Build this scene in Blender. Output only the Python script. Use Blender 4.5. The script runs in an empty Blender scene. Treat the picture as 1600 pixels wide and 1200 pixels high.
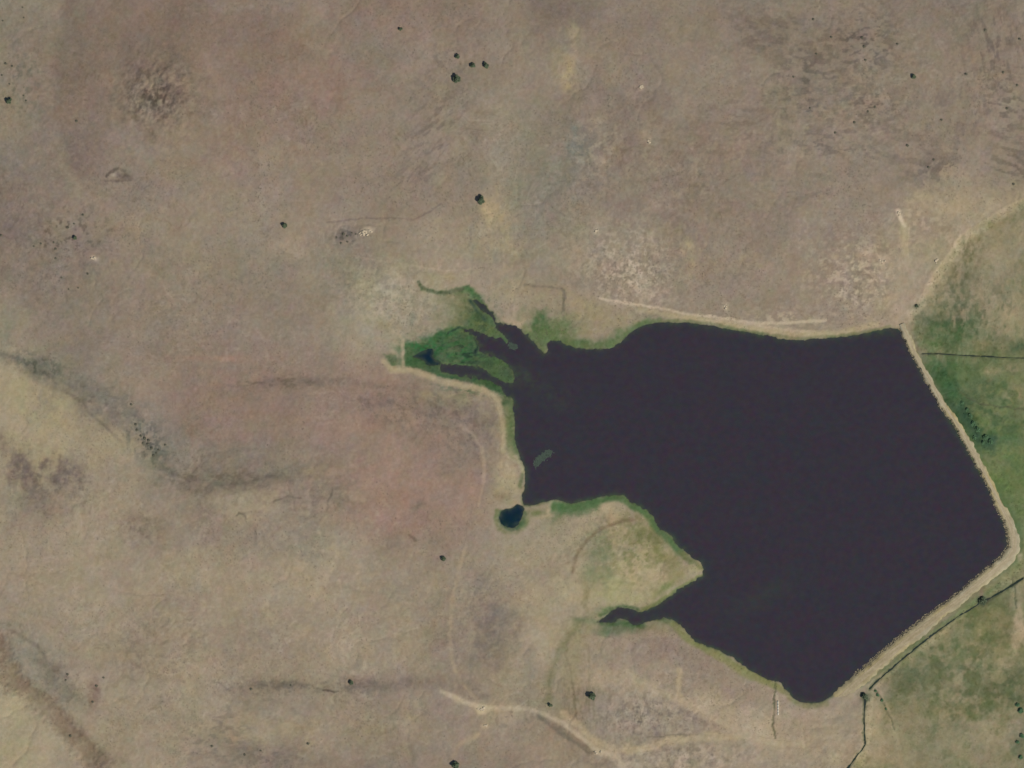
import bpy, math, random
import numpy as np
from mathutils import Vector

# ------------------------------------------------------------------ camera, world, sun, exposure
S = bpy.context.scene
COL = S.collection
M_PX = 0.5                                   # metres of ground per pixel of the 1600 x 1200 aerial picture
SUN_EL, SUN_AZ = math.radians(52), math.radians(128)      # azimuth clockwise from north (+y)

cam = bpy.data.cameras.new("aerial_camera")
cam.sensor_width = 36.0
CAM_H = 6000.0
cam.lens = 36.0 * CAM_H / (1600 * M_PX)
cam.clip_start = 10.0
cam.clip_end = 120000.0
cam_o = bpy.data.objects.new("aerial_camera", cam)
cam_o.location = (0, 0, CAM_H)
COL.objects.link(cam_o)
S.camera = cam_o

w = bpy.data.worlds.new("World")
S.world = w
w.use_nodes = True
wn = w.node_tree.nodes
wl = w.node_tree.links
bg = wn.get("Background") or wn.new("ShaderNodeBackground")
sky = wn.new("ShaderNodeTexSky")
sky.sky_type = 'NISHITA'
sky.sun_disc = False
sky.sun_elevation = SUN_EL
sky.sun_rotation = SUN_AZ
sky.altitude = 1500
wl.new(sky.outputs[0], bg.inputs[0])
bg.inputs[1].default_value = 0.07

sun = bpy.data.lights.new("sun", 'SUN')
sun.energy = 3.0
sun.angle = math.radians(0.5)
sun.color = (1.0, 0.955, 0.89)
sun_o = bpy.data.objects.new("sun", sun)
dv = Vector((math.sin(SUN_AZ) * math.cos(SUN_EL), math.cos(SUN_AZ) * math.cos(SUN_EL), math.sin(SUN_EL)))
sun_o.rotation_euler = dv.to_track_quat('Z', 'Y').to_euler()
sun_o.location = dv * 500
COL.objects.link(sun_o)

S.view_settings.view_transform = 'Standard'
S.view_settings.look = 'None'
S.view_settings.exposure = 0.0
S.view_settings.gamma = 1.0
LIGHT = 0.93                                   # how bright a white sheet on this ground renders
WB = np.array([1.0, 0.985, 0.93])

# ------------------------------------------------------------------ numeric helpers
def P(x, y):
    return ((x - 800.0) * M_PX, (600.0 - y) * M_PX)

_tabs = {}
def vnoise(x, y, seed):
    """smooth value noise, -1..1"""
    if seed not in _tabs:
        _tabs[seed] = np.random.RandomState(seed).rand(256, 256).astype(np.float32) * 2 - 1
    t = _tabs[seed]
    xi = np.floor(x).astype(np.int64); yi = np.floor(y).astype(np.int64)
    fx = (x - xi).astype(np.float32); fy = (y - yi).astype(np.float32)
    fx = fx * fx * fx * (fx * (fx * 6 - 15) + 10); fy = fy * fy * fy * (fy * (fy * 6 - 15) + 10)
    a = t[yi & 255, xi & 255]; b = t[yi & 255, (xi + 1) & 255]
    c = t[(yi + 1) & 255, xi & 255]; d = t[(yi + 1) & 255, (xi + 1) & 255]
    return (a * (1 - fx) + b * fx) * (1 - fy) + (c * (1 - fx) + d * fx) * fy

def fbm(x, y, size, seed, octv=4, gain=0.5, sx=1.0, sy=1.0, ang=0.0):
    ca, sa = math.cos(math.radians(ang)), math.sin(math.radians(ang))
    u = (x * ca + y * sa) / (size * sx); v = (-x * sa + y * ca) / (size * sy)
    r = 0; amp = 1.0; tot = 0
    for k in range(octv):
        ck, sk = math.cos(k * 0.7), math.sin(k * 0.7)
        if sx != sy: ck, sk = 1, 0
        r = r + amp * vnoise(u * ck - v * sk + 17.3 * k, u * sk + v * ck + 9.1 * k, seed + k)
        tot += amp; amp *= gain; u = u * 2.03; v = v * 2.03
    return r / tot * 1.7

def sstep(a, b, x):
    t = np.clip((x - a) / (b - a), 0, 1)
    return t * t * (3 - 2 * t)

def seg_dist(px, py, pts, closed=False, want_t=False):
    best = np.full(px.shape, 1e9, np.float32)
    tt = np.zeros(px.shape, np.float32) if want_t else None
    n = len(pts)
    for i in range(n if closed else n - 1):
        x0, y0 = pts[i]; x1, y1 = pts[(i + 1) % n]
        dx, dy = x1 - x0, y1 - y0
        L = dx * dx + dy * dy + 1e-9
        t = np.clip(((px - x0) * dx + (py - y0) * dy) / L, 0, 1)
        d = np.hypot(px - x0 - t * dx, py - y0 - t * dy)
        if want_t:
            m = d < best
            tt[m] = (i + t[m]) / (n - 1)
        best = np.minimum(best, d)
    return (best, tt) if want_t else best

def inside(px, py, pts):
    r = np.zeros(px.shape, bool)
    n = len(pts)
    for i in range(n):
        x0, y0 = pts[i]; x1, y1 = pts[(i + 1) % n]
        if y0 == y1: continue
        c = ((y0 > py) != (y1 > py)) & (px < (x1 - x0) * (py - y0) / (y1 - y0) + x0)
        r ^= c
    return r

def sdf(px, py, pts, pad=200):
    """signed distance in px, negative inside; exact within pad of the outline"""
    a = np.array(pts)
    out = np.full(px.shape, float(pad), np.float32)
    m = (px > a[:, 0].min() - pad) & (px < a[:, 0].max() + pad) & (py > a[:, 1].min() - pad) & (py < a[:, 1].max() + pad)
    X, Y = px[m], py[m]
    d = np.minimum(seg_dist(X, Y, pts, True), pad)
    ins = inside(X, Y, pts)
    out[m] = np.where(ins, -d, d)
    return out

# ------------------------------------------------------------------ outlines (in picture pixels, 1600 x 1200)
LAKE = [(1030,504),(1062,504),(1090,507),(1112,509),(1150,517),(1175,521),(1200,525),(1222,530),(1245,532),(1275,530),(1312,527),
 (1338,524),(1355,521),(1372,516),(1388,513),(1402,514),(1412,524),(1422,545),(1437,577),(1452,602),(1475,642),(1512,706),(1550,773),(1568,810),
 (1576,837),(1572,860),(1552,886),(1535,901),(1505,928),(1475,951),(1450,972),(1425,993),(1400,1011),(1375,1031),(1340,1060),(1320,1073),(1297,1090),
 (1285,1096),(1270,1099),(1250,1096),(1240,1090),(1230,1080),(1220,1066),(1210,1063),(1200,1062),(1185,1054),(1170,1047),(1158,1036),(1145,1027),
 (1130,1019),(1115,1012),(1100,1007),(1085,1000),(1074,988),(1062,975),(1052,969),(1040,966),(1028,967),(1017,969),(1008,972),(1000,976),
 (991,975),(982,971),(976,967),(968,966),(961,970),(955,973),(944,973),(934,973),(938,969),(945,965),(950,960),(955,954),(965,950),(975,950),
 (986,953),(997,956),(1012,953),(1025,947),(1038,941),(1050,930),(1060,922),(1072,915),(1086,908),(1097,900),(1099,890),(1096,879),(1090,875),
 (1082,872),(1072,862),(1060,852),(1050,840),(1042,832),(1032,827),(1026,818),(1020,807),(1012,798),(1000,791),(992,787),(985,785),(982,778),
 (976,775),(965,773),(955,773),(940,776),(925,780),(908,782),(893,787),(884,785),(872,780),(862,781),(848,785),(836,788),(826,790),(818,788),(815,775),
 (820,762),(822,748),(821,735),(817,722),(812,712),(808,700),(804,680),(805,650),(803,640),(803,628),(797,621),(789,617),(784,608),(775,600),
 (765,594),(745,590),(722,588),(706,585),(692,582),(689,574),(692,569),(700,571),(720,571),(745,573),(760,578),(770,588),(782,594),(790,598),(797,600),(803,596),(804,588),(803,581),(797,574),(787,562),(775,557),(760,555),(750,552),(747,546),(749,538),(746,530),(737,522),(724,514),(730,513),(742,518),
 (757,524),(773,527),(784,531),(791,538),(797,536),(792,528),(786,521),(778,512),(773,503),(766,493),(754,486),(744,476),(739,468),(745,468),
 (752,474),(761,480),(769,490),(776,502),(784,505),(802,507),(814,513),(822,522),(832,534),(841,545),(851,553),(855,549),(855,536),(862,533),(875,532),(880,536),(887,541),
 (912,545),(935,546),(950,546),(960,543),(970,535),(978,527),(985,520),(994,514),(1005,510),(1016,506)]
POND = [(783,800),(789,796),(797,794),(803,791),(808,788),(815,790),(819,796),(817,804),(813,812),(811,818),(804,824),(797,825),(790,822),(783,818),(780,809)]
POOL = [(646,557),(653,552),(660,549),(668,546),(676,543),(678,549),(676,556),(679,561),(688,567),(684,570),(675,571),(667,569),(663,564),(657,560),(650,559)]
MARSH = [(600,553),(608,556),(619,556),(620,570),(633,572),(629,560),(634,549),(630,540),(637,536),(650,537),(667,536),(673,527),(688,519),(697,513),(712,508),(722,510),(732,508),
 (728,490),(722,472),(716,461),(690,461),(675,459),(662,454),(655,445),(653,440),(658,445),(664,451),(676,454),(700,454),(722,449),(733,446),(742,456),(752,468),(764,480),
 (775,500),(800,540),(850,600),(812,640),(800,660),(803,628),(790,621),(772,612),(750,604),(728,599),(706,593),(690,590),(678,583),(660,578),(640,573),(612,572)]
DAM_LINE = [(1409,506),(1416,522),(1426,545),(1443,577),(1461,609),(1479,640),(1495,661),(1512,690),(1532,727),(1550,762),(1566,795),(1578,817),(1585,842),(1585,858),(1575,874),(1558,888),
 (1532,909),(1500,936),(1467,961),(1435,987),(1402,1013),(1369,1041),(1342,1064),(1320,1084),(1308,1094)]
DAM_HALF = [5,5.6,6,6,6,6,6,6,6.2,6.5,7.5,9,11,11.5,11,10,10,10.5,11.5,12.5,13,13,13,12.5,12]
DOWN = [(1424,512),(1418,490),(1436,470),(1460,425),(1500,370),(1560,330),(1640,290),(2400,100),(3000,3000),(1300,2600),(1330,1200),(1345,1170),(1352,1100),(1356,1072),(1405,1030),(1450,995),(1510,945),
 (1575,893),(1595,872),(1600,845),(1592,815),(1575,782),(1540,716),(1500,645),(1460,577),(1440,545)]
DITCHES = [
 ("ditch_toe", [(1600,903),(1583,914),(1566,924),(1552,932),(1543,937),(1532,941),(1518,951),(1500,961),(1480,975),(1455,993),(1430,1013),(1405,1034),(1383,1053),(1366,1068),(1358,1077)], 4.2),
 ("ditch_outlet", [(1347,1084),(1352,1091),(1351,1103),(1350,1120),(1350,1137),(1350,1152),(1351,1163),(1347,1170),(1340,1178),(1333,1188),(1324,1200),(1315,1216)], 4.2),
 ("ditch_north", [(1440,553),(1470,553),(1500,555),(1540,557),(1580,559),(1640,561)], 2.2),
 ("ditch_middle", [(1500,612),(1512,620),(1530,631),(1545,632),(1570,636),(1600,639),(1640,640)], 1.5),
 ("ditch_south", [(1366,1078),(1375,1088),(1380,1100),(1392,1122),(1398,1140)], 1.4),
 ("ditch_corner", [(1582,900),(1584,912),(1586,932),(1588,950)], 1.6),
 ("ditch_shore", [(1211,1066),(1211,1085),(1209,1100),(1208,1120),(1208,1138),(1210,1152)], 1.9),
]


# ------------------------------------------------------------------ ground grid
STEP = 1.5   # px
fx = np.arange(-60, 1660.01, STEP); fy = np.arange(-60, 1260.01, STEP)
def grow(edge, sgn):
    r = []; s = STEP; v = edge
    while abs(v) < 90000:
        s *= 1.085; v = v + sgn * s; r.append(v)
    return r
gx = np.array(grow(fx[0], -1)[::-1] + list(fx) + grow(fx[-1], 1))
gy = np.array(grow(fy[0], -1)[::-1] + list(fy) + grow(fy[-1], 1))
NX, NY = len(gx), len(gy)
PX, PY = np.meshgrid(gx, gy)            # row = y
PX = PX.astype(np.float32); PY = PY.astype(np.float32)
shp = PX.shape
near = (PX > -400) & (PX < 2000) & (PY > -400) & (PY < 1600)

# small wobble so outlines are natural
WX = fbm(PX, PY, 9, 11, 3, .75) * 1.7
WY = fbm(PX, PY, 9, 21, 3, .75) * 1.7
_r = .75 + 1.3 * np.exp(-(((PX - 760) / 90) ** 2 + ((PY - 540) / 80) ** 2)) + .5 * np.exp(-(((PX - 1000) / 110) ** 2 + ((PY - 880) / 120) ** 2))
sd_lake = sdf(PX + WX * _r, PY + WY * _r, LAKE)
sd_pond = sdf(PX + WX * 0.8, PY + WY * 0.8, POND)
sd_pool = sdf(PX + WX * 0.8, PY + WY * 0.8, POOL)
sd_water = np.minimum(np.minimum(sd_lake, sd_pond), sd_pool)
sd_marsh = sdf(PX + WX * 1.5, PY + WY * 1.5, MARSH, 60)
sd_down = sdf(PX + WX, PY + WY, DOWN, 60)
sd_down = np.where(near, sd_down, np.where((PX > 1600), -60, 60))
d_dam = np.full(shp, 500, np.float32)
m = (PX > 1200) & (PX < 1660) & (PY > 440) & (PY < 1200)
d_dam[m] = seg_dist(PX[m], PY[m], DAM_LINE)

def polymask(pts, width, warp=1.0, soft=1.0):
    """soft stroke weight 0..1 along a polyline; width is half width in px"""
    a = np.array(pts)
    out = np.zeros(shp, np.float32)
    q = width * 2.5 + soft * 3 + 6
    mm = (PX > a[:, 0].min() - q) & (PX < a[:, 0].max() + q) & (PY > a[:, 1].min() - q) & (PY < a[:, 1].max() + q)
    d = seg_dist(PX[mm] + WX[mm] * warp, PY[mm] + WY[mm] * warp, pts)
    out[mm] = 1 - sstep(width - soft, width + soft, d)
    return out

# ---- heights (metres)
H = 1.3 * (1 - np.exp(-np.maximum(sd_water, 0) * M_PX / 6.0))
H = np.where(sd_water < 0, -2.2 * (1 - np.exp(sd_water * M_PX / 5.0)), H)
far = sstep(15, 160, sd_water)
hill = 5 + 3.5 * fbm(PX, PY, 420, 31, 3) + 1.0 * fbm(PX, PY, 90, 41, 3)
def gau(x, y, rx, ry, ang=0):
    ca, sa = math.cos(math.radians(ang)), math.sin(math.radians(ang))
    dx, dy = PX - x, PY - y
    return np.exp(-(((dx * ca + dy * sa) / rx) ** 2 + ((-dx * sa + dy * ca) / ry) ** 2))
hill = hill + 9 * gau(250, 150, 230, 170) + 2.2 * gau(245, 150, 60, 50) + 5 * gau(1450, 120, 300, 160)
SCARP = [(-200,520),(0,556),(60,578),(110,605),(150,642),(190,672),(240,716),(275,742),(320,758),(390,752),(450,740),(500,735),(560,752),(640,780),(650,900)]
def side_step(line, width, height, seed):
    """land south of the line stands higher"""
    ys = np.interp(PX, [p[0] for p in line], [p[1] for p in line]) + 6 * fbm(PX, PY, 40, seed, 3)
    fade = sstep(line[0][0] - 60, line[0][0] + 60, PX) * (1 - sstep(line[-1][0] - 120, line[-1][0], PX))
    return height * sstep(-width, width, PY - ys) * fade
hill = hill + side_step([(-200,530),(0,562),(60,584),(110,611),(150,648),(190,678),(240,722),(275,748),(320,762),(390,756),(450,745),(520,735),(600,745)], 16, 3.4, 51)
hill = hill + side_step([(350,1072),(400,1076),(470,1076),(560,1078),(640,1072),(720,1070),(800,1070)], 14, 0.7, 61) * np.exp(-np.maximum(PY - 1080, 0) / 120)
hill = hill - 2.2 * polymask([(0,1000),(20,1060),(60,1095),(100,1130),(140,1185),(160,1230)], 14, 2, 12)
# rough ground: shallow gullies and hummocks
rough = 0.08 * fbm(PX, PY, 20, 71, 4, 0.6) + 0.07 * fbm(PX, PY, 5, 75, 2)
_a = PX + 26 * fbm(PX, PY, 60, 241, 3); _b = PY + 26 * fbm(PX, PY, 60, 245, 3)
rill = np.exp(-np.abs(fbm(_a, _b, 95, 251, 2)) * 8) * .5 + np.exp(-np.abs(fbm(_a, _b, 42, 255, 2)) * 7) * .2
rough = rough - rill * sstep(-.4, .6, fbm(PX, PY, 200, 259, 2))
rk = 2.2 * gau(245, 150, 55, 55) + 1.0 * gau(232, 685, 30, 16, 50) + 0.5 * gau(1350, 150, 120, 110) + 0.5 * gau(1540, 140, 60, 110)
rough = rough + rk * (0.45 * np.abs(fbm(PX, PY, 13, 81, 3)) + 0.2 * fbm(PX, PY, 5, 85, 2))
H = H + far * hill + rough * sstep(0, 30, sd_water)
# the valley floor below the dam
low = 1 - sstep(-14, 2, sd_down)
H = H * (1 - low) + (-2.3 + 0.35 * fbm(PX, PY, 60, 91, 3) + 0.12 * fbm(PX, PY, 10, 95, 2)) * low
# slightly raised berm ground where the dam runs out
dit = np.zeros(shp, np.float32)
for n, pts, wd in DITCHES:
    dm = polymask(pts, wd * 0.5 + 0.4, 1.0, 1.4)
    dit = np.maximum(dit, dm)
H = H - 0.5 * dit * (sd_water > 1)
fadeout = 1 - sstep(1500, 9000, np.hypot(PX - 800, PY - 600))
H = H * fadeout + (1 - fadeout) * (60 * fbm(PX, PY, 9000, 97, 4))
H = H.astype(np.float32)

# ------------------------------------------------------------------ ground colour (as it looks in daylight, sRGB 0..255)
KEY = dict(T=(143,129,113), R=(141,122,108), P=(150,125,111), G=(141,132,115), S=(162,149,122), B=(156,142,120), D=(131,118,105),
           O=(127,124,95), M=(92,110,76), V=(150,139,112), K=(133,125,113), Q=(159,144,124), W=(147,133,116), C=(144,139,123), L=(118,122,93))
GRID = [  # x = 0, 100 ... 1600
 "GGRRRTRRTDTTGTTDT",   # 0
 "GRRDRPTTTTTTTTTTT",   # 100
 "TDRTRTTTGDTTTTTTT",   # 200
 "DTTTTTTTGKTTTTTBT",   # 300
 "DTTTGWTBGBTTTWBVV",   # 400
 "TTTTTWCCBWWWWWBLV",   # 500
 "SKTRRRPVVWWWWWWML",   # 600
 "SSSKRRPDBWWWWWWMM",   # 700
 "BBBWWWPPQBBWWWWMM",   # 800
 "QQBBBBWTBSSWWWWOL",   # 900
 "QBBBBBBTBBQWWWVVO",   # 1000
 "SQBBBWTWBWBQQQBLO",   # 1100
 "SQBBWTTTTBBBQQVOV",   # 1200
]
keyarr = np.array([[KEY[c] for c in r] for r in GRID], np.float32)
_g = (keyarr @ np.array([.3, .59, .11], np.float32))[..., None] * np.array([1.105, 1.0, .868], np.float32)
_land = (keyarr[..., 0] > keyarr[..., 1] + 4)[..., None]
keyarr = np.where(_land, _g + (keyarr - _g) * .8, keyarr)      # 13 x 17 x 3
cxn = np.clip((PX + 30 * fbm(PX, PY, 120, 101, 3)) / 100.0, 0, 15.999)
cyn = np.clip((PY + 30 * fbm(PX, PY, 120, 111, 3)) / 100.0, 0, 11.999)
ix = np.floor(cxn).astype(int); iy = np.floor(cyn).astype(int)
ux = (cxn - ix)[..., None]; uy = (cyn - iy)[..., None]
ux = ux * ux * (3 - 2 * ux); uy = uy * uy * (3 - 2 * uy)
C = (keyarr[iy, ix] * (1 - ux) + keyarr[iy, ix + 1] * ux) * (1 - uy) + (keyarr[iy + 1, ix] * (1 - ux) + keyarr[iy + 1, ix + 1] * ux) * uy
# beyond the picture the same steppe goes on
edge = sstep(0, 500, np.maximum(np.maximum(-PX, PX - 1600), np.maximum(-PY, PY - 1200)))[..., None]
C = C * (1 - edge) + np.array(KEY['W'], np.float32) * edge

HUE = np.array([1.105, 1.0, .868], np.float32)
def tone(col):
    c = np.array(col, np.float32)
    if c[1] > c[0] - 1: return c
    g = c @ np.array([.3, .59, .11], np.float32) * HUE
    return g + (c - g) * .72
PWX = fbm(PX, PY, 26, 121, 4, 0.6); PWY = fbm(PX, PY, 26, 131, 4, 0.6)
BN = fbm(PX, PY, 11, 127, 3, 0.7)
def mix(wt, col):
    global C
    C = C + (tone(col) - C) * np.clip(wt, 0, 1)[..., None]
def blob(x, y, rx, ry, ang, col, st, hard=1.0, warp=0.35):
    r = max(rx, ry) * 3.2
    x0, x1 = np.searchsorted(gx, [x - r, x + r]); y0, y1 = np.searchsorted(gy, [y - r, y + r])
    sl = (slice(y0, y1), slice(x0, x1))
    if x1 <= x0 or y1 <= y0: return
    ca, sa = math.cos(math.radians(ang)), math.sin(math.radians(ang))
    wr = warp * min(rx, ry) * 1.6
    dx = PX[sl] - x + PWX[sl] * wr; dy = PY[sl] - y + PWY[sl] * wr
    q = ((dx * ca + dy * sa) / rx) ** 2 + ((-dx * sa + dy * ca) / ry) ** 2
    wt = min(1.0, st * 1.2) * np.exp(-q ** hard) * (1 + .5 * BN[sl])
    C[sl] += (tone(col) - C[sl]) * np.clip(wt, 0, 1)[..., None]
def stroke(pts, wd, col, st, soft=None, warp=0.7):
    mix(min(1.0, st * 1.3) * polymask(pts, wd, warp, soft if soft is not None else wd * 0.8) * (1 + .35 * BN), col)
def flecks(x, y, rx, ry, ang, col, st, size, sx, sy, thr, seed, fang=0):
    """many small dark or pale scraps inside an elliptic area"""
    r = max(rx, ry) * 2.2
    x0, x1 = np.searchsorted(gx, [x - r, x + r]); y0, y1 = np.searchsorted(gy, [y - r, y + r])
    sl = (slice(y0, y1), slice(x0, x1))
    if x1 <= x0 or y1 <= y0: return
    ca, sa = math.cos(math.radians(ang)), math.sin(math.radians(ang))
    dx = PX[sl] - x + PWX[sl] * 4; dy = PY[sl] - y + PWY[sl] * 4
    q = ((dx * ca + dy * sa) / rx) ** 2 + ((-dx * sa + dy * ca) / ry) ** 2
    n = fbm(PX[sl], PY[sl], size, seed, 3, 0.6, sx, sy, fang)
    wt = st * np.exp(-q) * sstep(thr, thr + 0.45, n)
    C[sl] += (tone(col) - C[sl]) * np.clip(wt, 0, 1)[..., None]


# --- general patches: north-west hill
blob(200,40,110,80,0,(136,117,104),.6); blob(370,90,110,90,20,(138,117,105),.7); blob(330,30,40,20,0,(150,122,110),.35)
blob(120,160,50,110,0,(140,122,108),.5); blob(110,200,40,34,20,(126,114,106),.65); blob(135,250,30,30,0,(130,112,104),.5)
blob(330,90,190,130,10,(134,115,102),.55,1.6,.2); blob(150,60,60,90,0,(134,117,102),.5,1.4,.2)
stroke([(90,0),(78,60),(74,130),(84,200),(104,260),(130,310)], 9, (152,138,117), .45, 9, 2); stroke([(112,0),(98,70),(94,140),(104,200),(122,250)], 8, (128,112,99), .45, 8, 2)
stroke([(300,70),(330,100),(345,140),(342,190),(322,230),(290,262)], 8, (150,134,114), .4, 8, 2); stroke([(185,95),(176,130),(178,175),(196,215)], 7, (148,136,118), .4, 7, 2)
stroke([(470,60),(510,85),(540,115),(556,150),(560,185)], 7, (154,137,118), .35, 7, 2); stroke([(400,250),(440,235),(500,232),(560,250)], 8, (150,135,115), .3, 8, 2)
blob(245,150,70,62,0,(136,126,112),.7); blob(310,150,26,55,0,(146,132,112),.5); blob(215,260,35,40,0,(134,124,116),.55)
blob(280,240,40,28,0,(150,136,108),.55); blob(170,130,14,26,10,(160,120,108),.5); blob(515,135,50,28,30,(152,121,108),.45)
blob(555,120,12,40,-25,(152,136,118),.35)
blob(440,25,34,18,-40,(124,116,106),.7); blob(470,45,46,8,-40,(154,138,120),.5); blob(360,10,40,10,0,(146,136,122),.6)
blob(60,60,30,120,5,(146,134,116),.5); blob(20,20,30,30,0,(134,128,108),.4); blob(15,155,50,90,0,(146,134,114),.5)
blob(20,330,50,70,0,(128,114,106),.6); blob(10,250,40,20,0,(122,116,110),.4); blob(60,180,18,18,0,(134,128,112),.5)
blob(260,370,90,50,10,(150,136,114),.55); blob(205,350,20,26,0,(158,144,120),.45); blob(240,400,120,30,0,(140,130,110),.4)
blob(120,390,60,30,0,(134,120,112),.5); blob(300,420,100,18,-5,(146,136,112),.4); blob(430,440,60,40,0,(134,122,110),.35)
blob(60,450,80,40,0,(134,120,112),.4); blob(110,490,40,20,0,(128,122,110),.35); blob(25,500,26,40,60,(146,138,114),.5)
# middle north
blob(470,30,120,30,0,(142,128,114),.3); blob(620,25,60,26,0,(150,122,110),.35); blob(640,60,22,16,0,(158,128,114),.45)
blob(560,70,60,30,0,(136,126,112),.4); blob(700,20,50,30,0,(136,122,110),.35); blob(640,250,60,90,35,(138,122,110),.4)
blob(700,230,36,50,20,(146,136,118),.45); blob(780,150,30,60,0,(152,138,118),.4); blob(505,320,80,70,0,(148,130,115),.4)
blob(885,15,55,26,0,(128,114,106),.65); blob(890,55,20,12,0,(154,140,116),.5); blob(865,95,60,26,0,(150,136,112),.5)
blob(882,118,10,22,0,(174,154,116),.7,1.4,.5); blob(897,90,5,34,0,(166,148,116),.6); blob(892,45,14,6,0,(162,146,118),.5)
blob(970,150,60,46,0,(130,116,104),.5); blob(1002,136,5,4,-40,(186,168,136),.8); blob(985,146,8,5,0,(164,148,124),.5)
blob(898,225,10,34,0,(116,119,108),.55,1.2,.7); blob(925,222,16,20,0,(118,114,108),.4); blob(935,215,10,40,0,(164,150,128),.4); blob(938,248,14,9,0,(178,160,136),.6)
blob(930,187,16,5,-10,(164,150,130),.5); blob(860,270,60,22,-30,(128,128,108),.5); blob(840,330,60,36,-10,(136,132,118),.5)
blob(1010,215,12,24,0,(156,140,112),.5); blob(1014,220,3,4,0,(190,170,140),.7); blob(970,230,30,40,0,(136,118,104),.5)
blob(1120,200,60,40,-15,(142,124,106),.5); blob(1150,240,40,20,0,(142,122,108),.4); blob(1190,40,40,26,20,(126,112,102),.55)
blob(1210,60,50,10,-10,(128,114,106),.5); blob(1130,110,80,50,20,(146,134,118),.4); blob(1010,330,90,40,0,(136,122,108),.45)
blob(1100,330,120,40,0,(144,128,112),.4); blob(1265,290,60,50,0,(142,132,118),.4); blob(1290,380,110,60,0,(146,128,114),.35)
# middle: pale ground round the inlet
blob(600,450,75,46,25,(152,142,118),.75,1.2); blob(655,470,60,34,10,(156,144,120),.6); blob(560,430,60,24,30,(134,132,112),.5); blob(545,415,30,20,0,(126,124,106),.5)
blob(690,440,40,10,0,(160,146,118),.5); blob(700,432,36,7,0,(152,142,104),.5); blob(640,520,30,12,0,(156,142,116),.6); blob(660,505,16,16,0,(150,134,122),.5)
blob(600,510,32,7,20,(134,122,88),.7); blob(615,545,8,34,0,(170,154,126),.6); blob(590,490,14,30,-25,(162,148,122),.5)
blob(645,500,6,20,15,(124,124,108),.6); blob(690,490,26,14,-20,(140,132,108),.6); blob(705,470,16,20,0,(140,134,100),.5)
blob(762,330,16,26,-15,(182,160,122),.8,1.3); blob(775,322,8,16,0,(178,158,124),.5); blob(780,350,26,60,-8,(162,148,114),.6); blob(752,380,14,26,0,(158,146,112),.5)
blob(800,440,30,50,-10,(160,146,118),.6); blob(785,470,30,26,20,(158,144,122),.6); blob(760,400,50,20,0,(140,132,116),.4); blob(855,380,26,40,0,(142,134,118),.4)
blob(570,364,13,6,-15,(206,188,160),.85,1.5,.5); blob(541,368,26,9,-5,(108,102,92),.5); blob(455,385,24,16,20,(168,150,130),.6); blob(482,430,14,16,0,(154,142,124),.5)
blob(148,403,6,4,20,(194,176,152),.85); blob(620,520,14,24,0,(158,144,118),.5)
blob(980,400,40,46,30,(170,156,136),.65,1.3,.6); blob(985,440,36,14,10,(176,160,140),.55); blob(935,362,20,26,0,(158,146,126),.5); blob(932,360,4,6,0,(186,168,140),.7)
blob(1010,390,12,30,0,(154,138,112),.5); blob(1075,385,8,10,0,(176,158,120),.6); blob(1078,415,10,24,0,(166,148,118),.5); blob(1170,405,40,16,0,(154,140,112),.5)
blob(925,500,60,26,0,(150,138,102),.75,1.3); blob(900,470,60,18,5,(156,144,110),.6); blob(880,440,60,12,5,(142,132,114),.5)
stroke([(938,466),(965,471),(1000,477),(1040,483),(1080,492),(1130,497),(1180,506),(1230,505),(1290,500)], 2.0, (186,168,142), .65)
stroke([(1000,484),(1060,494),(1110,502),(1150,508),(1200,517),(1240,521),(1290,522),(1330,516),(1370,505)], 4.5, (166,152,118), .7)
stroke([(1120,500),(1180,508),(1230,516),(1270,518)], 2.4, (182,164,138), .6)
stroke([(560,402),(610,410),(650,416),(700,424),(740,420)], 1.3, (166,150,128), .5)
stroke([(720,330),(735,360),(740,395),(736,440)], 1.4, (128,120,106), .3)
stroke([(512,348),(560,342),(600,341),(645,343),(670,333),(690,318)], 1.3, (118,104,96), .45)
stroke([(800,440),(806,468),(803,490)], 3, (168,152,126), .6)
stroke([(881,455),(881,486)], 2.2, (112,106,84), .6); stroke([(820,445),(850,448),(878,452),(884,466)], 1.8, (122,114,100), .5)
blob(1134,478,5,8,-15,(184,166,138),.7); 
# north-east
blob(1470,320,50,12,10,(168,152,120),.75); blob(1440,312,14,14,0,(172,156,124),.6); blob(1425,345,14,20,0,(164,148,116),.6)
stroke([(1402,328),(1406,342),(1413,352)], 2.6, (202,184,156), .85); stroke([(1413,350),(1412,378),(1416,412)], 5.5, (174,158,126), .8)
stroke([(1420,352),(1418,380),(1418,412)], 1.3, (196,178,146), .6); blob(1378,408,8,8,30,(192,172,146),.75); blob(1350,398,14,8,0,(170,152,128),.6); blob(1305,400,6,8,0,(176,158,128),.6)
blob(1320,412,10,6,0,(172,154,126),.6); blob(1410,412,30,10,0,(168,152,124),.6); blob(1463,407,4,8,0,(196,176,148),.8); blob(1453,420,8,10,30,(182,164,138),.6)
blob(1320,455,14,14,0,(164,152,128),.6); blob(1322,458,4,6,0,(190,174,150),.6); blob(1400,480,40,30,0,(164,146,124),.6); blob(1440,350,30,20,0,(148,130,114),.5)
stroke([(1330,475),(1370,467),(1400,466)], 2, (170,152,128), .5); blob(1545,318,6,4,0,(184,166,136),.7)
stroke([(1660,260),(1600,306),(1566,322),(1530,338),(1505,362),(1488,386),(1468,415),(1448,448),(1432,472),(1418,500)], 9, (166,149,120), .55, 7)
stroke([(1640,282),(1600,312),(1560,330),(1530,345),(1512,366),(1480,410)], 3.5, (118,112,84), .55)
stroke([(1600,300),(1572,318),(1540,330),(1520,345),(1502,372)], 2.0, (176,158,128), .4)
blob(1410,500,14,30,0,(172,154,128),.7)
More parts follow.
